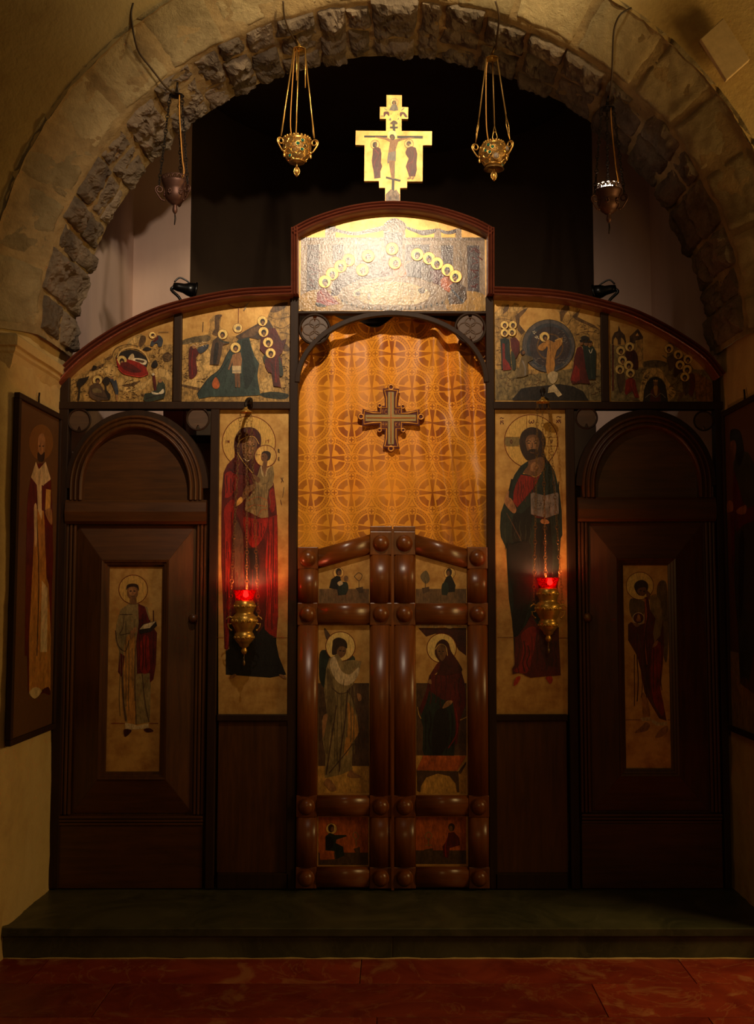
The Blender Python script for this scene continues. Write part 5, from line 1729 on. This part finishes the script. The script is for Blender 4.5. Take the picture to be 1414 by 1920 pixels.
def gilt_lamp(hook_px, rim_px, label, gems, foot, flip):
    hk = on_soffit(*hook_px, 0.03); s = scale_at(hk); g = lambda px: px/s
    base = U(rim_px[0], rim_px[1], hk.y)
    t = empty('hanging_lamp', (base.x, hk.y, base.z-g(60)), label, 'lamp', 'lamps hanging from the stone arch')
    ct = Vector((base.x+(g(3) if not flip else -g(2)), hk.y, hk.z-g(16)))
    canopy(ct, g(13), 'brass', t)
    MB().tube([hk+Vector((0, 0, g(10))), ct+Vector((0, 0, g(10)))], g(2), 8).build('hook', 'brass_dull', t)
    R = g(26) if not foot else g(22); D = g(44)
    prof = [(0.0, -D), (R*0.45, -D*0.97), (R*0.78, -D*0.78), (R*0.98, -D*0.45), (R*1.0, -D*0.25), (R*0.95, 0.0), (R*0.9, 0.0), (R*0.9, -D*0.3), (R*0.6, -D*0.8), (0, -D*0.9)] if not foot else \
           [(0.0, -D*0.95), (R*0.7, -D*0.95), (R*0.85, -D*0.82), (R*1.22, -D*0.55), (R*1.28, -D*0.35), (R*1.1, -D*0.08), (R*0.85, 0.0), (R*0.8, -0.02*D), (R*1.1, -D*0.4), (R*0.6, -D*0.85), (0, -D*0.88)]
    MB().lathe(prof, base, 32).build('bowl', 'brass_dull', t)
    def surf(a, z):                                     # radius of the outside at height z (<0)
        q = sorted([(zz, rr_) for rr_, zz in prof[:6 if not foot else 7]]);
        for (z0, r0), (z1, r1) in zip(q[:-1], q[1:]):
            if z0 <= z <= z1: rr_ = r0+(r1-r0)*(z-z0)/max(1e-6, z1-z0); break
        else: rr_ = R
        return Vector((base.x+rr_*cos(a), base.y+rr_*sin(a), base.z+z))
    mb = MB(); rn = random.Random(5)                    # filigree: rings of wire
    for row, (zz, n) in enumerate(((-0.16, 13), (-0.38, 13), (-0.60, 11), (-0.80, 9))):
        for i in range(n):
            a = 2*pi*(i+0.5*(row % 2))/n; k = 0.11*D
            mb.tube([surf(a+2*pi/n*0.46*cos(q), zz*D+k*sin(q)) for q in [2*pi*j/10 for j in range(10)]], g(0.9), 4, closed=True, smooth=False)
    for zz, w_ in ((-0.02, 1.8), (-0.06, 1.2), (-0.92 if not foot else -0.9, 1.5)):
        mb.tube([surf(2*pi*j/30, zz*D) for j in range(30)], g(w_), 6, closed=True)
    mb.build('filigree', 'gilt_wire', t)
    mb = MB()
    for i in range(22): a = 2*pi*i/22; mb.ball(surf(a, -0.0*D)+Vector((0, 0, g(2.4))), g(2.6), 6, 5)
    mb.build('rim_beads', 'gilt_wire', t)
    for gx_, gy_, rr_, mt in gems:                       # gems, given in pixels from the rim centre
        x = g(gx_); z = -g(gy_); rad = (surf(0, max(-D*0.97, z)).x-base.x); a = -math.acos(max(-0.98, min(0.98, x/max(rad, 1e-4))))
        p = surf(a, max(-D*0.95, z)); o = Vector((cos(a), sin(a), 0))
        MB().ball(p, g(rr_), 12, 8).build('gem', mt, t)
        MB().tube([p+o*g(0.8)+Vector((-sin(a), cos(a), 0))*g(rr_*1.15)*cos(q)+Vector((0, 0, 1))*g(rr_*1.15)*sin(q) for q in [2*pi*j/14 for j in range(14)]], g(0.8), 5, closed=True).build('gem_setting', 'gilt_wire', t)
    angs = (-15, 215, 100) if not flip else (195, -40, 80)
    for k, ad in enumerate(angs):
        a = radians(ad); o = Vector((cos(a), sin(a), 0)); hp = surf(a, -0.3*D)+o*g(4)
        scroll(hp, o, g(24), g(1.5), 'gilt_wire', t)
        MB().ball(hp+Vector((0, 0, g(-20)))+o*g(-3), g(3), 8, 6, (0.8, 0.8, 1.6)).build('pendant', 'gilt_wire', t)
        top = ct+o*g(11); bot = surf(a, -0.3*D)+o*g(8)+Vector((0, 0, g(14)))
        if not foot: MB().tube([top, top*0.5+bot*0.5+Vector((0.0, 0, 0)), bot], g(1.5), 6).build('chain', 'gilt_wire', t)
        else:
            mid = top*0.3+bot*0.7; MB().tube([top, mid], g(1.5), 6).build('chain', 'brass_dull', t)
            q = Vector((-sin(a), cos(a), 0)); mb = MB()
            for e in (-1, 1): mb.tube([mid, mid*0.55+bot*0.45+q*g(4.5)*e, bot], g(0.9), 5)
            mb.tube([mid*0.75+bot*0.25-q*g(2.5), mid*0.75+bot*0.25+q*g(2.5)], g(0.8), 4); mb.tube([mid*0.4+bot*0.6-q*g(4), mid*0.55+bot*0.45+q*g(4.5)], g(0.8), 4)
            mb.build('lozenge', 'gilt_wire', t)
    if not foot:
        for dx, l in ((-4, 62), (12, 76)): MB().tube([ct+Vector((g(dx), -0.012, 0)), ct+Vector((g(dx), -0.012, -g(l)))], g(1.2), 5).build('loose_chain', 'gilt_wire', t)
    else:
        MB().lathe([(g(14), -D*0.92), (g(17), -D*1.02), (g(19), -D*1.06), (g(16), -D*1.06), (g(11), -D*0.95)], base, 24).build('foot_ring', 'brass_dull', t)
    mb = MB(); mb.tube([base+Vector((0, 0, -D)), base+Vector((0, 0, -D*1.12))], g(1.2), 6)
    for i in range(6):
        a = 2*pi*i/6; mb.tube([base+Vector((0, 0, -D*1.10))]+[base+Vector((cos(a)*g(5.5)*sin(q), sin(a)*g(5.5)*sin(q), -D*1.10-g(20)*(q/pi))) for q in [pi*j/6 for j in range(1, 6)]]+[base+Vector((0, 0, -D*1.10-g(20)))], g(0.9), 5)
    mb.ball(base+Vector((0, 0, -D*1.1-g(9))), g(3.6), 8, 6, (1, 1, 1.8)); mb.build('drop', 'gilt_wire', t)
    MB().ball(base+Vector((g(2), 0, g(0.5))), g(7.5), 12, 8, (1, 1, 0.9)).build('bulb', 'bulb_glow', t)
    MB().tube(crom([ct+Vector((-g(8), 0.01, 0)), ct+Vector((-g(11), 0.012, -g(30))), base+Vector((-g(13), 0.012, g(40))), base+Vector((-g(8), 0, 0))], 6), g(1.1), 6).build('lead', 'cable_yellow', t)
    return t, hk
l1, hk1 = copper_lamp((333, 166), (329, 333), 'dark copper cup lamp hanging at the far left of the arch', False)
l2, hk2 = gilt_lamp((553, 78), (557, 264), 'gilt filigree lamp left of the painted cross', [(12, 9, 3.4, 'green_gem'), (4, 16, 3.4, 'green_gem'), (16, 18, 3.0, 'dark_gem'), (11, 25, 3.4, 'green_gem'), (-11, 35, 3.4, 'green_gem')], False, False)
l3, hk3 = gilt_lamp((929, 95), (926, 272), 'gilt gem-studded lamp with a foot ring right of the painted cross', [(-12, 10, 3.2, 'green_gem'), (-5, 15, 3.2, 'green_gem'), (-17, 20, 3.0, 'green_gem'), (-10, 24, 3.2, 'green_gem'), (14, 41, 2.8, 'green_gem'), (2, 30, 6, 'clear_glass'), (22, 14, 5, 'clear_glass')], True, True)
l4, hk4 = copper_lamp((1142, 190), (1141, 350), 'dark cup lamp with a brightly lit glass top at the far right of the arch', True)
# cables on the stone
def cable(pts, label, lift=0.05):
    p = [on_soffit(x, y, lift) for x, y in pts]; p = crom(p, 6)
    o = MB().tube(p, 0.0042, 6).build('cable', 'cable_rubber', origin=p[-1]); tag(o, label, 'cable', 'lamp cables on the arch')
    return o
cable([(250, 6), (246, 30), (252, 70), (262, 100), (285, 130), (310, 162), (327, 176)], 'thin brown cable running down to the far left lamp')
cable([(531, 2), (533, 28), (540, 52), (552, 74)], 'thin dark cable running down to the lamp left of the cross')
cable([(929, 2), (936, 30), (933, 62), (930, 92)], 'thin dark cable running down to the lamp right of the cross')
cable([(1184, 15), (1163, 28), (1152, 55), (1149, 100), (1148, 135), (1143, 188)], 'thin brown cable looping down to the far right lamp')

# ---- red glass sanctuary lamps in front of the tall icons
def red_lamp(top_px, cx_px, rim_py, label, power):
    Y = -0.125; tp = U(top_px[0], top_px[1], Y); c = U(cx_px, rim_py, Y); s = scale_at(c); g = lambda px: px/s
    t = empty('sanctuary_lamp', (c.x, Y, c.z-g(140)), label, 'lamp', 'red glass lamps before the tall icons')
    # bracket from the rail
    bk = MB(); zr = tp.z+g(14)
    bk.tube(crom([(tp.x+g(5), -0.026, zr+g(4)), (tp.x+g(5), -0.06, zr+g(14)), (tp.x+g(2), -0.10, zr+g(12)), (tp.x, Y, zr+g(2)), (tp.x, Y, tp.z+g(6))], 6), g(3.0), 8)
    bk.ball((tp.x+g(4), -0.06, zr+g(12)), g(7), 10, 8, (0.8, 1.3, 1.0)); bk.build('bracket', 'iron', t)
    MB().lathe([(0.001, g(11)), (g(3), g(10)), (g(3.5), g(6)), (g(8), g(2)), (g(12.5), 0), (g(13), -g(2)), (g(11), -g(1)), (0.001, g(5))], tp, 24).build('canopy', 'brass', t)
    # three-tier brass body, lathe
    z = lambda py: -g(py)
    pr = [(16, 19), (17.5, 22), (20, 26), (20.3, 30), (19, 36), (16.5, 42), (16.8, 45), (19.5, 47), (23.5, 52), (24, 58), (22.5, 64), (18.5, 72), (15.5, 77), (15.2, 79.5), (17.5, 82), (18.3, 87), (17, 93), (12.5, 98.5), (9.5, 101.5), (8.5, 105), (4.2, 107.5), (4, 109), (5.5, 112), (5.6, 115), (3.6, 118.5), (1.6, 120), (0.01, 121)]
    body = MB().lathe([(0.01, z(19))]+[(g(r_), z(q)) for r_, q in pr], c, 36).build('body', 'brass', t)
    mb = MB()
    for i in range(12):                                 # embossed leaves on the three bellies
        a = 2*pi*i/12
        for rr_, zz, h in ((20.3, 30, 3.6), (24.1, 57, 5.0), (18.2, 88, 3.4)):
            for e in (-1, 0, 1):
                p0 = Vector((c.x+g(rr_)*cos(a+e*0.10), c.y+g(rr_)*sin(a+e*0.10), c.z+z(zz)-g(h)*abs(e)*0.2)); mb.ball(p0, g(1.5), 5, 4, (1, 1, h/2.2))
    for i in range(28): a = 2*pi*i/28; mb.ball((c.x+g(22.6)*cos(a), c.y+g(22.6)*sin(a), c.z+z(50.5)), g(0.9), 5, 4)
    mb.build('embossing', 'brass', body, kind='stuff')
    mb = MB().lathe([(g(12), z(20)), (g(17), z(19)), (g(19), z(9)), (g(22), z(1)), (g(22.5), 0), (g(21.5), 0), (g(18), z(9)), (g(15.5), z(17)), (0.001, z(18))], c, 32)
    mb.build('glass_cup', 'red_glass', t)
    MB().lathe([(0.001, z(3)), (g(3.4), z(5)), (g(5.6), z(9.5)), (g(4.2), z(13)), (0.001, z(15))], c+Vector((g(3), -g(7), 0)), 14).build('flame', 'flame', t)
    for k, ad in enumerate((185, -8, 88)):
        a = radians(ad); o = Vector((cos(a), sin(a), 0)); p = c+o*g(27)+Vector((0, 0, z(57)))
        rg = MB().tube([p+o*g(0)+o*g(6.5)*cos(q)+Vector((0, 0, g(6.5)*sin(q))) for q in [2*pi*j/16*0.8+0.2 for j in range(16)]], g(1.3), 6)
        rg.tube(crom([p+o*g(6.5)*cos(-1.0)+Vector((0, 0, -g(5.5))), p+o*g(2)+Vector((0, 0, -g(13))), p-o*g(3)+Vector((0, 0, -g(18)))], 4), g(1.2), 6)
        rg.ball(p-o*g(3)+Vector((0, 0, -g(18))), g(2), 8, 6); rg.ball(p+Vector((0, 0, g(8))), g(1.6), 8, 6); rg.build('handle', 'brass', t)
        chain(tp+o*g(10)+Vector((0, 0, -g(1))), p+Vector((0, 0, g(9))), 0.016, 'chain', 'brass_dull', t, 0.0010, 5)
    chain(c+Vector((0, 0, z(121))), c+Vector((0, 0, z(131))), 0.01, 'drop_chain', 'brass_dull', t)
    MB().ball(c+Vector((0, 0, z(136))), g(3), 8, 6, (0.8, 0.8, 1.8)).build('drop', 'brass_dull', t)
    L = light('POINT', 'lamp_flame', (c.x+g(3), Y-g(7), c.z+z(1)), power, (1.0, 0.04, 0.02), None, 0.018)
    return t
red_lamp((461, 772), 459, 1106, 'brass lamp with bright red glass before the icon of the woman and child', 1.5)
red_lamp((1018, 753), 1027, 1083, 'brass lamp with dimmer red glass before the icon of the bearded man', 0.6)

# ---- small black clip spotlights behind the cornice
def clip_spot(px, py, aim, label, flip):
    c = U(px, py, 0.10); k = 1 if not flip else -1
    t = empty('spotlight', (c.x, 0.09, c.z-0.07), label, 'spotlight', 'clip spotlights on top of the screen')
    a = Vector((k*0.80, 0.25, -0.12)).normalized(); b = Vector((0, 0, 1)) - a*a.z; b.normalize(); e = a.cross(b)
    def turned(prof, seg=20):
        mb = MB(); vs = []; m = len(prof)
        for i in range(seg):
            q = 2*pi*i/seg
            for r_, h in prof: vs.append(c+a*h+(b*cos(q)+e*sin(q))*r_)
        return mb.add(vs, [(i*m+j, ((i+1) % seg)*m+j, ((i+1) % seg)*m+j+1, i*m+j+1) for i in range(seg) for j in range(m-1)], True)
    turned([(0.001, -0.055), (0.016, -0.052), (0.02, -0.03), (0.022, -0.005), (0.03, 0.015), (0.036, 0.05), (0.032, 0.05), (0.025, 0.018), (0.001, 0.0)]).build('housing', 'black_metal', t)
    turned([(0.036, 0.044), (0.040, 0.046), (0.040, 0.054), (0.035, 0.056)]).build('rim', 'black_metal', t)
    MB().tube(crom([c-a*0.045, c-a*0.06+Vector((0, 0, -0.02)), c+Vector((-0.02*k, 0, -0.05)), c+Vector((-0.015*k, 0, -0.11))], 5), 0.007, 8).build('arm', 'black_metal', t)
    MB().tube(crom([c-a*0.05+b*0.02, c-a*0.03+b*0.045, c-a*0.0+b*0.04, c+a*0.02+b*0.03], 5), 0.004, 6).build('wire', 'black_metal', t)
    MB().box(c.x-0.02-0.015*k, c.x+0.02-0.015*k, 0.06, 0.12, c.z-0.14, c.z-0.10).build('clamp', 'black_metal', t, bevel=0.004)
clip_spot(346, 541, None, 'small black clip spotlight behind the left slope of the screen', False)
clip_spot(1134, 545, None, 'small black clip spotlight behind the right slope of the screen', True)

# ---- plaque on the nave wall
pp = [U(x, y, FRONT-0.015) for x, y in ((1355, 36), (1405, 114), (1361, 153), (1312, 75))]
po = MB().prism([(p.x, p.z) for p in pp], FRONT-0.026, FRONT-0.004).build('plaque', 'plaque_white', origin=(pp[2].x, FRONT-0.015, pp[2].z), bevel=0.003)
tag(po, 'tilted blank pale plaque on the wall at the upper right', 'plaque')
# ---- things glimpsed behind the screen
cb = empty('cupboard', (-0.98, 0.62, 0.0), 'dark red cupboard glimpsed behind the left side door', 'cupboard')
x0, x1 = U(306, 780, 0.62).x, U(349, 780, 0.62).x; zc = U(330, 760, 0.62).z
MB().box(x0, x1, 0.62, 0.90, 0.002, zc+0.1).build('body', 'red_lacquer', cb)
MB().box(x0+0.012, x1-0.012, 0.608, 0.62, 0.05, zc+0.08).build('cupboard_door', 'red_lacquer', cb, bevel=0.004)
sh = empty('wall_shelf', (-0.8, 0.60, 1.9), 'small dark shelf glimpsed behind the left side door', 'shelf')
p0, p1 = U(356, 816, 0.60), U(398, 822, 0.60)
MB().box(p0.x, p1.x+0.02, 0.60, 0.78, p1.z, p0.z).build('board', 'black_metal', sh)
MB().box(p0.x, p1.x+0.02, 0.78, 0.80, p1.z-0.6, p0.z+0.6).build('back_board', 'pale_paint', sh)
